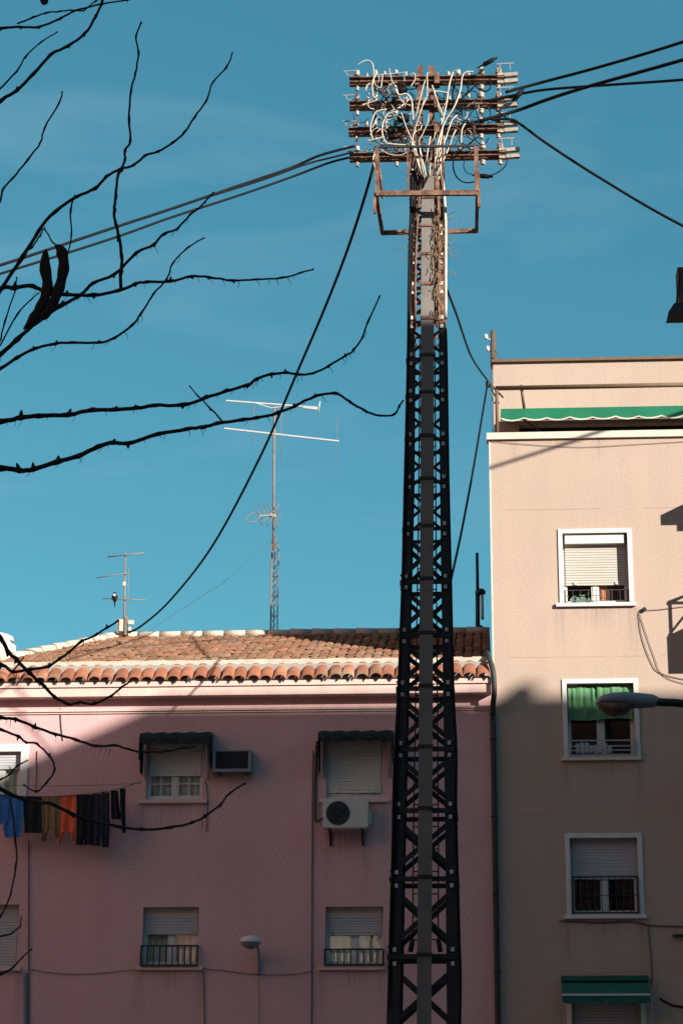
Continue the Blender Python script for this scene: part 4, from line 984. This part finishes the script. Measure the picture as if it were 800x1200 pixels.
# ------------------------------------------------------------------ air conditioners
x0, x1, z0, z1 = rect(250, 878.5, 294, 904, YF - .3)
ac = thing('air_conditioner', ((x0 + x1) / 2, YF, z0), 'boxy through wall air conditioner with a dark grille beside the muntin window', 'air conditioner')
m = MB(); y0 = YF - .3
m.box(x0, x1, y0, YF - .001, z1 - .03, z1); m.box(x0, x1, y0, YF - .001, z0, z0 + .05); m.box(x0, x0 + .04, y0, YF - .001, z0 + .051, z1 - .031); m.box(x1 - .05, x1, y0, YF - .001, z0 + .051, z1 - .031); m.build('casing', 'lampgrey', ac)
m = MB(); m.box(x0 + .041, x1 - .051, y0 + .03, y0 + .05, z0 + .051, z1 - .031)
for k in range(11):
    z = z0 + .06 + (z1 - z0 - .11) * k / 11; m.box(x0 + .041, x1 - .051, y0 + .01, y0 + .029, z, z + .008)
m.build('grille', 'acdark', ac)
m = MB()
for q in (.15, .85): m.bar((x0 + (x1 - x0) * q, y0, z0 - .015), (x0 + (x1 - x0) * q, YF, z0 - .015), .03)
m.build('bracket', 'iron', ac)
x0, x1, z0, z1 = rect(378, 936.5, 431, 969, YF - .42)
ac = thing('split_unit', ((x0 + x1) / 2, YF, z0), 'pale outdoor fan unit of an air conditioner bracketed under the closed shutter', 'air conditioner')
y0 = YF - .42; y1 = YF - .12
m = MB(); m.box(x0, x1, y0, y1, z0, z1); m.box(x1, x1 + .05, y0 + .08, y1 - .05, z0 + .05, z0 + .3); m.box(x0 + .03, x1 - .03, y0 + .01, y1 - .02, z0 - .02, z0 - .001); m.build('casing', 'acbox', ac)
fc = Vector((x0 + (x1 - x0) * .335, y0 - .004, (z0 + z1) / 2)); rad = .215
m = MB(); m.tube([fc, fc + Vector((0, -.006, 0))], rad, 32); m.build('fan_opening', 'acdark', ac)
m = MB()
for rr_ in (.05, .1, .15, .2): m.tube([fc + Vector((rr_ * math.cos(t), -.016, rr_ * math.sin(t))) for t in [2 * math.pi * k / 28 for k in range(29)]], .004, 4, cap=False)
for k in range(12):
    t = 2 * math.pi * k / 12; m.tube([fc + Vector((.03 * math.cos(t), -.016, .03 * math.sin(t))), fc + Vector((rad * math.cos(t), -.016, rad * math.sin(t)))], .003, 4)
m.tube([fc + Vector((0, -.012, 0)), fc + Vector((0, -.024, 0))], .03, 12); m.build('fan_guard', 'acdark', ac)
for q in (.14, .86):
    m = MB(); xx = x0 + (x1 - x0) * q; m.bar((xx, y0 + .02, z0 - .04), (xx, YF - .01, z0 - .04), .035); m.bar((xx, YF - .02, z0 - .04), (xx, YF - .02, z0 - .30), .035); m.bar((xx, y0 + .06, z0 - .05), (xx, YF - .02, z0 - .27), .025); m.build('bracket', 'iron', ac)
m = MB(); m.tube(smooth([(x0 + .0, YF - .2, z0 + .2), (x0 - .12, YF - .1, z0 + .16), (x0 - .17, YF - .04, z0 + .3), (x0 - .16, YF - .03, z0 + 1.5), (x0 - .13, YF - .03, z0 + 1.62)], 6), .02, 6); m.build('pipe', 'plastic', ac)

# ------------------------------------------------------------------ wires on the walls
def wallwire(pts, r, label, Y=YF, mk='wire', cat='wire'):
    m = MB(); m.tube(smooth([Vector((fx(x, y, Y - .02), Y - .02, fz(y, x, Y - .02))) for x, y in pts], 5), r, 5)
    return own(m, 'wall_wire', mk, label, cat, 'wires fixed to the facades')
wallwire([(367, 880), (366.2, 930), (366, 975), (365.6, 1040), (365.4, 1120), (365, 1215)], .012, 'straight dark wire down the pink wall left of the fan unit')
wallwire([(34, 985), (34, 1050), (34, 1130), (34, 1215)], .011, 'thin wire down the pink wall below the hanging laundry')
wallwire([(29.5, 1140), (29.7, 1170), (30, 1215)], .035, 'thick grey conduit low on the pink wall by the left shuttered window', mk='lampgrey', cat='conduit')
wallwire([(36, 1136), (70, 1141), (110, 1141), (150, 1137), (165, 1137)], .006, 'sagging wire between the two lower windows on the pink wall')
wallwire([(238, 1135), (265, 1138), (300, 1142), (340, 1142), (365, 1138)], .006, 'sagging wire passing beneath the globe wall lamp')
wallwire([(238, 1138), (239, 1165), (240, 1215)], .009, 'pair of wires dropping from the sill of the barred lower window')
wallwire([(303, 1145), (303.5, 1175), (304, 1215)], .004, 'thin wire dropping below the globe wall lamp')
wallwire([(241, 915), (243, 935), (242, 975)], .008, 'short wire hanging beside the muntin window on the pink wall')
wallwire([(44, 880), (43, 905), (42, 930)], .008, 'short wire on the pink wall next to the white framed window')
wallwire([(71, 830), (72, 850), (74, 868)], .008, 'short thin wire near the sunlit top of the pink wall')
wallwire([(750, 714), (748, 722), (752, 748), (762, 775), (772, 788), (800, 796), (860, 806)], .007, 'looped wire hanging on the sunlit cream wall below the top window', YC)
wallwire([(749, 720), (757, 745), (766, 770), (775, 790), (800, 801), (860, 812)], .006, 'inner loop of wire beside it on the sunlit cream wall', YC)
wallwire([(754, 715), (770, 714.5), (800, 711), (850, 706)], .006, 'taut thin wire from a small wall knob toward the balconies', YC)
wallwire([(574, 517), (620, 521), (680, 524), (740, 521), (860, 514)], .005, 'thin slack wire just under the terrace coping', YC)
wallwire([(655, 1079), (700, 1081), (740, 1080), (770, 1085), (860, 1086)], .011, 'dark wire along the sill of the barred cream block window', YC)
wallwire([(758, 1083), (761, 1110), (763, 1140), (763, 1155)], .010, 'wire dropping from that sill to the teal awning', YC)
wallwire([(772, 1170), (785, 1177), (800, 1180), (860, 1186)], .018, 'thick black cable end by the teal awning', YC, 'blackrub')
m = MB(); p = Vector((fx(754, 715), YC - .03, fz(715, 754))); m.tube([p + Vector((0, .03, 0)), p + Vector((0, -.02, 0)), p + Vector((0, -.04, 0))], [.03, .045, .03], 10)
own(m, 'cable_anchor', 'iron', 'small round dark anchor on the cream wall by the top window', 'anchor')
m = MB(); a = Vector((fx(787, 1097), YC - .05, fz(1097, 787))); m.bar(a, a + Vector((1.2, -.02, .02)), .05); own(m, 'wall_rail', 'iron', 'dark horizontal rail on the cream wall at the lower right edge', 'rail')

# ------------------------------------------------------------------ laundry
YCL = YF - .45
cable([(167, 915, YCL + .25), (147, 922, YCL), (125, 927.5, YCL), (90, 931.5, YCL), (50, 933.5, YCL), (0, 931, YCL), (-42, 925, YCL + .2)], .008, 'dark washing line loaded with clothes below the left windows', 'clothes line', 'wire', name='clothes_line')
cable([(165, 918, YCL + .3), (100, 920.5, YCL + .3), (40, 921, YCL + .3), (-42, 919, YCL + .3)], .005, 'empty thin washing line behind the hanging clothes', 'clothes line', 'wire', name='clothes_line')
def cloth(panels, mk, name, label, dy=0.0, cat='clothing'):
    """each panel: rows of (y, xl, xr); a folded sheet with thickness"""
    m = MB()
    for rows_ in panels:
        NXc, NZc = 9, 12; gridf = []; ph = rnd.uniform(0, 6); fr_ = rnd.uniform(7, 13)
        for j in range(NZc + 1):
            t = j / NZc * (len(rows_) - 1); i = min(int(t), len(rows_) - 2); f = t - i
            y = rows_[i][0] + (rows_[i + 1][0] - rows_[i][0]) * f; xl = rows_[i][1] + (rows_[i + 1][1] - rows_[i][1]) * f; xr_ = rows_[i][2] + (rows_[i + 1][2] - rows_[i][2]) * f
            gridf.append([P(xl + (xr_ - xl) * k / NXc, y, YCL + dy) + Vector((0, (.006 + .016 * j / NZc) * math.sin(ph + fr_ * k / NXc + j * .12) + rnd.uniform(-.004, .004), 0)) for k in range(NXc + 1)])
        th = Vector((0, .022, 0))
        for j in range(NZc):
            for k in range(NXc):
                q = [gridf[j + 1][k], gridf[j + 1][k + 1], gridf[j][k + 1], gridf[j][k]]; m.face(q, 0, True); m.face([v + th for v in reversed(q)], 0, True)
        ring = [gridf[0][k] for k in range(NXc + 1)] + [gridf[j][NXc] for j in range(1, NZc + 1)] + [gridf[NZc][k] for k in range(NXc - 1, -1, -1)] + [gridf[j][0] for j in range(NZc - 1, 0, -1)]
        for k in range(len(ring)): m.face([ring[k], ring[(k + 1) % len(ring)], ring[(k + 1) % len(ring)] + th, ring[k] + th])
    return own(m, name, mk, label, cat, 'laundry on the line')
cloth([[(931, -16, 11), (945, -15, 10), (962, -15, 9), (966, -14, 4)], [(933, 9, 27), (950, 7, 28), (970, 4.5, 27), (981, 6.5, 24)]], 'blue', 'denim_shirt', 'bright blue denim shirt hung at the left end of the washing line')
cloth([[(933.5, 27, 49), (950, 28, 49.5), (976, 29, 50)]], 'black', 'black_shirt', 'plain black garment between the blue shirt and the tan trousers', .02)
cloth([[(933.5, 49, 60.6), (945, 50, 60.4), (970, 51, 60), (976, 50, 56), (986, 49, 54)], [(933, 60.2, 71), (950, 60.8, 70.5), (970, 61, 69.5), (982, 63, 68)]], 'tan', 'tan_trousers', 'tan trousers hung between black and orange garments')
cloth([[(932, 71.5, 90), (950, 71.5, 89), (975, 70, 89)], [(974, 69.5, 74.5), (988, 67, 71)], [(974, 83, 89), (985, 85.5, 88.5)]], 'orange', 'orange_top', 'bright orange top with trailing sleeves in the middle of the line', .01)
cloth([[(931.5, 90, 100.3), (975, 90, 99.6), (990, 89.5, 97)], [(931, 99.7, 109), (970, 99.2, 108.6), (990, 99, 107.5)]], 'black', 'black_trousers', 'black trousers hung next to the orange top', .02)
cloth([[(930, 109, 119), (972, 108.6, 118.8), (991, 108, 118)], [(928.5, 118.4, 128.5), (970, 118.4, 128.5), (993, 119.5, 127.5)]], 'navy', 'navy_trousers', 'dark navy trousers hung right of the black pair')
cloth([[(926.5, 130, 138.5), (945, 130, 140), (960, 131, 143)]], 'black', 'black_sock', 'short black piece of washing hanging to just above knee length', .02)
cloth([[(924, 140.5, 147.5), (945, 141, 147), (976, 143.5, 147.5)]], 'black', 'black_stocking', 'narrow black stocking at the right end of the washing line', -.02)

# ------------------------------------------------------------------ the bare tree at the left
YTR = 9.0
tree = thing('bare_tree', (P(-330, 1200, YTR).x, YTR, 0), 'bare thorny tree reaching in from the left with dark twisted branches', 'tree')
def px_r(w): return w / 2 * (YTR / F) * 1.0
tx = P(-330, 700, YTR).x
def tz_(y): return P(-330, y, YTR).z
trunkpts = [Vector((tx + .03 * math.sin(k * 1.3), YTR + .03 * math.cos(k * 1.7), z)) for k, z in enumerate((0, .8, 1.7, 2.6, 3.4, 4.2, 5.0, 5.8, 6.5, 7.0, 7.4))]
m = MB(); sm_ = smooth(trunkpts, 4); m.tube(sm_, [.19 - .165 * (k / (len(sm_) - 1)) for k in range(len(sm_))], 10)
for k in range(7):                                        # thin leaders at the top
    t_ = sm_[-1 - k * 2]; d_ = Vector((math.cos(k * 2.4), math.sin(k * 2.4), 1.1)).normalized(); m.tube([t_, t_ + d_ * .35 + Vector((.03, 0, 0)), t_ + d_ * .75 + Vector((0, .05, .1)), t_ + d_ * 1.1], [.024, .017, .011, .004], 6)
def limb_(y0, pts, r0, r1, start=None):
    a = start or Vector((tx, YTR, tz_(y0))); c = smooth([a] + [P(x, y, YTR) for x, y in pts], 5); n_ = len(c) - 1
    m.tube([p + Vector((rnd.uniform(-.006, .006), rnd.uniform(-.006, .006), rnd.uniform(-.006, .006))) if 0 < k < n_ else p for k, p in enumerate(c)], [r0 + (r1 - r0) * k / n_ for k in range(n_ + 1)], 8); return c
limb_(1000, [(-230, 790), (-140, 620), (-70, 556)], .060, .017); limb_(0, [(-105, 530), (-70, 510)], .024, .016, P(-140, 620, YTR))
limb_(0, [(-105, 520), (-70, 490), (-55, 465)], .026, .015, P(-140, 620, YTR)); limb_(0, [(-110, 480), (-70, 410), (-45, 366)], .028, .015, P(-140, 620, YTR)); limb_(0, [(-60, 390), (-30, 390)], .016, .012, P(-70, 410, YTR)); limb_(0, [(-58, 370), (-50, 330)], .014, .009, P(-70, 410, YTR))
limb_(720, [(-230, 500), (-130, 300), (-62, 170)], .050, .013); limb_(0, [(-90, 210), (-50, 140)], .018, .009, P(-130, 300, YTR))
limb_(420, [(-220, 220), (-130, 110), (-80, 40)], .040, .011)
limb_(1130, [(-220, 1010), (-120, 920), (-60, 890)], .045, .013); limb_(0, [(-70, 915), (-30, 920)], .016, .008, P(-120, 920, YTR)); limb_(0, [(-85, 860), (-60, 826)], .016, .011, P(-120, 920, YTR)); limb_(0, [(-80, 870), (-50, 842)], .015, .009, P(-120, 920, YTR))
limb_(1060, [(-200, 900), (-110, 790), (-60, 760)], .044, .012); limb_(0, [(-75, 730), (-50, 690)], .022, .014, P(-110, 790, YTR))
limb_(1260, [(-200, 1200), (-100, 1175), (-40, 1160)], .03, .008); limb_(0, [(-70, 1140), (-40, 1110)], .013, .007, P(-100, 1175, YTR))
m.build('trunk', 'bark', tree)
BR = [
 ([(-80, 40), (0, 33), (25, 32), (45, 32), (70, 22), (88, 13), (120, 5), (150, -1), (190, -14)], 4, 1.8, 0),
 ([(20, 28), (40, 20), (55, 15.5), (70, 14), (85, 12), (98, 12), (112, 2), (130, -8)], 2.6, 1.6, 0),
 ([(-62, 170), (0, 119), (20, 106), (40, 86), (60, 64), (80, 53), (100, 39), (112, 20), (120, 3), (124, -20)], 5, 3.2, 0),
 ([(-50, 140), (-5, 108), (20, 84), (30, 66), (48, 50), (68, 38)], 3, 1.6, 0),
 ([(-50, 330), (-3, 245), (3, 222), (15, 209), (33, 187), (48, 167), (52, 150), (70, 121), (73, 107)], 3.2, 2, 0),
 ([(-30, 390), (-2, 345), (27, 302), (45, 272), (65, 248), (90, 231), (112, 221), (125, 207), (141, 198), (157, 194), (170, 182), (185, 177), (203, 167), (216, 155), (228, 137), (242, 118), (250, 96), (265, 79), (273, 62)], 5.2, 1.8, 0),
 ([(142, 339), (141.5, 318), (143, 300), (139, 278), (136, 262), (134.5, 247), (136, 230), (138, 206), (143, 197), (147, 187), (147, 176), (153, 165), (151, 140), (154, 106), (159, 86), (162.5, 62), (160, 43), (166.5, 25)], 4.6, 2.2, 0),
 ([(88, 228), (83, 246), (84.5, 275), (79, 298), (72, 312)], 2.6, 1.6, 0),
 ([(-45, 366), (0, 338), (18, 337), (38, 335), (55, 343), (78, 345), (110, 346), (140, 340), (158, 333), (172, 330), (200, 330), (225, 324), (245, 325), (273, 329), (300, 327), (330, 326), (352, 319), (367, 315)], 6.4, 2, 1),
 ([(-55, 470), (0, 416), (20, 398), (45, 377), (72, 358), (95, 345), (108, 332), (135, 321), (160, 297), (180, 287), (192, 274), (208, 268), (222, 252), (232, 245), (240, 237), (250, 226)], 6.4, 2, 1),
 ([(-55, 460), (0, 432), (20, 419), (40, 409), (65, 403), (85, 401), (116, 402), (135, 396), (155, 381), (165, 368), (180, 345), (195, 327), (203, 308), (220, 290), (240, 279)], 4.6, 1.7, 1),
 ([(-70, 510), (0, 495), (25, 490), (45, 487), (80, 486), (110, 480), (135, 480), (160, 478), (180, 475), (215, 474), (240, 466), (265, 459), (290, 451), (300, 445), (318, 439), (335, 436.5), (350, 439), (366, 438), (385, 429), (405, 417), (414, 411), (425, 394), (432, 376), (445, 347)], 6.6, 2, 1),
 ([(-70, 556), (0, 549), (22, 551), (40, 550), (68, 541), (92, 534), (115, 523), (132, 519), (150, 520), (185, 509), (220, 503), (238, 500), (255, 496), (285, 492), (300, 490), (325, 484), (345, 476), (370, 464), (393, 461), (410, 471), (428, 481), (445, 487), (462, 485), (468, 476), (472, 469)], 7.2, 2.2, 1),
 ([(262, 495), (247, 478), (232, 463), (222, 452)], 2.6, 1.5, 0),
 ([(-50, 690), (0, 747), (10, 764), (20, 773), (35, 789), (52, 804), (64, 816), (80, 825), (94, 823), (110, 825), (130, 815), (142, 806), (154, 798)], 5.6, 2.4, 1),
 ([(-60, 760), (0, 778), (15, 787), (36, 785), (56, 781), (70, 772), (82, 764), (94, 753), (112, 744), (126, 735), (139, 727)], 4.4, 2.2, 1),
 ([(15, 787), (22, 778), (28, 770)], 2.4, 1.5, 0),
 ([(-60, 826), (0, 840), (18, 843), (41, 852), (65, 860), (90, 867), (112, 874), (135, 874), (150, 878), (165, 881), (195, 881), (212, 877), (229, 875)], 4.2, 2, 1),
 ([(-50, 842), (0, 855), (22, 863), (30, 870), (43, 872), (58, 886), (65, 902), (55, 917), (43, 927), (28, 920)], 3.4, 1.8, 0),
 ([(-60, 890), (0, 923), (12, 930), (28, 936), (48, 941), (62, 943), (85, 954), (110, 963), (140, 969), (165, 972), (200, 970), (225, 964), (240, 957), (258, 943), (268, 930), (287, 918)], 5.4, 2.2, 1),
 ([(-30, 920), (0, 913), (12, 908), (20, 898), (33, 891)], 2.6, 1.6, 0),
 ([(12, 935), (19, 985), (19, 1015), (12, 1050), (0, 1076), (-20, 1110)], 2.4, 1.8, 0),
 ([(-40, 1160), (0, 1142), (15, 1134), (26, 1122), (37, 1112)], 3, 1.6, 0),
 ([(-40, 1110), (0, 1098), (15, 1093), (24, 1086), (25, 1075)], 2.6, 1.6, 0),
 ([(30, 295), (38, 290), (48, 275), (52, 268), (63, 284), (75, 292)], 2.6, 1.8, 0),
 ([(0, 400), (6, 376), (18, 342), (20, 325)], 2.4, 1.5, 0), ([(0, 405), (20, 368), (38, 350), (45, 343)], 2.4, 1.5, 0),
]
for bi, (pts, w0, w1, stubs) in enumerate(BR):
    yb_ = YTR + (bi % 5 - 2) * .12
    ptsw = []; ctl = [P(x + rnd.uniform(-.5, .5), y + rnd.uniform(-.5, .5), YTR + (yb_ - YTR + .1 * math.sin(i * .9 + bi)) * min(1, i / 3)) for i, (x, y) in enumerate(pts)]
    sm = smooth(ctl, 4); n = len(sm); s0 = Vector()
    rad = []
    for i in range(n):
        r = px_r(w0 + (w1 - w0) * (i / (n - 1)) ** .8)
        if i % 4 == 0 and i: r *= rnd.uniform(1.15, 1.5)
        rad.append(r)
    sm = [p + Vector((rnd.uniform(-1, 1), 0, rnd.uniform(-1, 1))) * .0022 for p in sm]
    m = MB(); m.tube(sm, rad, 7)
    for i in range(4, n - 4, 4):              # buds at the knots
        if rnd.random() < .55:
            sgn = rnd.choice((-1, 1)); d_ = Vector((rnd.uniform(-.5, .8), rnd.uniform(-.5, .5), sgn)).normalized() * rad[i] * rnd.uniform(1.6, 2.6)
            m.tube([sm[i], sm[i] + d_ * .6, sm[i] + d_], [rad[i] * .7, rad[i] * .6, rad[i] * .25], 5)
    if stubs:                                  # fine hanging leaf stalks
        for i in range(3, n - 6):
            if rnd.random() < .27:
                L_ = rnd.uniform(.02, .055); d_ = Vector((rnd.uniform(-.5, .6), rnd.uniform(-.3, .3), -1)).normalized() * L_
                q = sm[i]; m.tube([q, q + d_ * .5 + Vector((.006, 0, 0)), q + d_ + Vector((rnd.uniform(-.01, .012), 0, 0))], [.0018, .0014, .0008], 4)
    m.build('branch', 'bark', tree)
def pod(pts, wid):
    """a long flat curved seed pod"""
    m = MB(); c = smooth([P(x, y, YTR - .1) for x, y in pts], 5); n = len(c); NSc = 10; i0 = 0
    for i, p in enumerate(c):
        t = i / (n - 1); d_ = (c[min(i + 1, n - 1)] - c[max(i - 1, 0)]).normalized(); u = d_.cross(Vector((0, 1, 0))).normalized()
        w_ = px_r(wid) * (min(1, t * 6 + .12) * min(1, (1 - t) * 4 + .15)) * (1 + .10 * math.sin(i * 1.3)); 
        for k in range(NSc):
            a = 2 * math.pi * k / NSc; m.v.append(p + u * w_ * math.cos(a) + Vector((0, w_ * .35 * math.sin(a), 0)))
    for a in range(n - 1):
        for k in range(NSc):
            p_, q_ = a * NSc + k, a * NSc + (k + 1) % NSc; m.f.append((p_, q_, q_ + NSc, p_ + NSc)); m.m.append(0); m.sm.append(True)
    m.build('seed_pod', 'pod', tree)
pod([(65, 287), (72, 294), (75, 312), (70, 336), (62, 356), (52, 370), (44, 376)], 14)
pod([(54, 292), (53, 312), (56, 335), (50, 356), (40, 372), (28, 386)], 14)
pod([(48, -6), (52, 1), (56, 4)], 10)

# ------------------------------------------------------------------ the tall block across the square, behind the camera: it shades the street
YO = 6.0; sh = (YF - YO)
def prof(z): return z + SB * sh
shx = SA * sh
opp = thing('brick_block', (55, YO - 7, 0), 'tall brick apartment block across the square with a hipped roof end', 'building')
zflat = fz(816, 640); zlow = fz(829, 180); xr_ = fx(174, 830)
x_a = xr_ - (zlow - 7.02) / .44
pr = [(20, prof(7.02)), (x_a + shx, prof(7.02)), (xr_ + shx, prof(zlow)), (fx(565) + shx, prof(zlow)), (fx(585) + shx, prof(fz(816, 640))), (85, prof(fz(816, 640)))]
zpar = prof(7.02)
holes = []
for k in range(8):
    for c in range(9): holes.append([26 + c * 6.3, 27.6 + c * 6.3, -YO * 0 + 1.2 + k * 2.55, 2.6 + k * 2.55])
m = MB()
xs = [20 + 65 * k / 20 for k in range(21)]
m.face([(20, YO, 0), (20, YO, zpar), (85, YO, zpar), (85, YO, 0)]); m.face([(20, YO - 14, 0), (85, YO - 14, 0), (85, YO - 14, zpar), (20, YO - 14, zpar)])
m.face([(20, YO, 0), (20, YO - 14, 0), (20, YO - 14, zpar), (20, YO, zpar)]); m.face([(85, YO, 0), (85, YO, zpar), (85, YO - 14, zpar), (85, YO - 14, 0)])
m.build('wall', 'brick', opp)
m = MB(); top = [Vector((x, YO, z)) for x, z in pr[1:]]; base0 = Vector((20, YO, zpar)); base1 = Vector((85, YO, zpar)); bk = Vector((0, -14, -0.0))
m.face([base1] + top[::-1]); m.face([p + bk for p in top + [base1]])
for a, b in zip([base0] + top, top + [base1]): m.face([a, b, b + bk, a + bk])
m.build('roof', 'tile', opp)
for hq in holes:
    m = MB(); m.box(hq[0], hq[1], YO + .003, YO + .06, hq[2], hq[3], 0); m.box(hq[0] + .1, hq[1] - .1, YO + .061, YO + .07, hq[2] + .1, hq[3] - .5, 1)
    m.build('window', ['white', 'acdark'], opp)
m = MB(); cxp = fx(620, 815) + shx; m.tube([Vector((cxp, YO - .5, prof(zflat) - .3)), Vector((cxp, YO - .5, prof(fz(812, 620))))], [.5, .42], 10); m.tube([Vector((cxp + .1, YO - .5, prof(fz(812, 620)) - .02)), Vector((cxp + .45, YO - .5, prof(fz(795, 622))))], .22, 8); m.tube([Vector((cxp - 1.0, YO - .5, prof(zflat) - .3)), Vector((cxp - .8, YO - .5, prof(fz(812, 620))))], .2, 8); m.build('chimney', 'brick', opp)

YO = -6.0
def block(x0, x1, y0, y1, h, mk, label, face):
    t = thing('added_block', ((x0 + x1) / 2, (y0 + y1) / 2, 0), label, 'building')
    m = MB(); m.box(x0, x1, y0, y1, 0, h); m.build('wall', mk, t)
    m = MB(); m.box(x0 - .3, x1 + .3, y0 - .3, y1 + .3, h + .002, h + .5); m.build('cornice', 'paving', t)
    for k in range(int((h - 1) / 3)):
        if face == 'y':
            n = int((x1 - x0) / 3.4)
            for c in range(n):
                xw = x0 + (c + .5) * (x1 - x0) / n; m = MB(); m.box(xw - .6, xw + .6, y1 + .003, y1 + .05, 1.2 + k * 3, 2.6 + k * 3); m.box(xw - .5, xw + .5, y1 + .051, y1 + .06, 1.3 + k * 3, 2.1 + k * 3, 1); m.build('window', ['white', 'acdark'], t)
        else:
            n = int((y1 - y0) / 3.4)
            for c in range(n):
                yw = y0 + (c + .5) * (y1 - y0) / n; m = MB(); m.box(x1 + .003, x1 + .05, yw - .6, yw + .6, 1.2 + k * 3, 2.6 + k * 3); m.box(x1 + .051, x1 + .06, yw - .5, yw + .5, 1.3 + k * 3, 2.1 + k * 3, 1); m.build('window', ['white', 'acdark'], t)
block(-3, 19.5, YO - 14, YO, 24, 'brick', 'unseen brick block added to hide the low sky from the facades', 'y')  # out of view, put in to block low sky light
block(-46, -13, YO - 14, YO, 13, 'brick', 'unseen low brick block added to dim sky light on the facades', 'y')  # out of view, added to cut sky light, kept low to let sun past
block(-38, -19, YO + 3, YF + 3, 29, 'bounce_terra', 'unseen terracotta block added to bounce warm sunlight onto the facades', 'x')  # invented beyond the frame to throw warm light on the shaded walls
block(-46, -10.4, -130, YO - 15.5, 24, 'cream', 'pale cream block lining the street opposite', 'x')  # put in so the panes mirror a sunlit wall
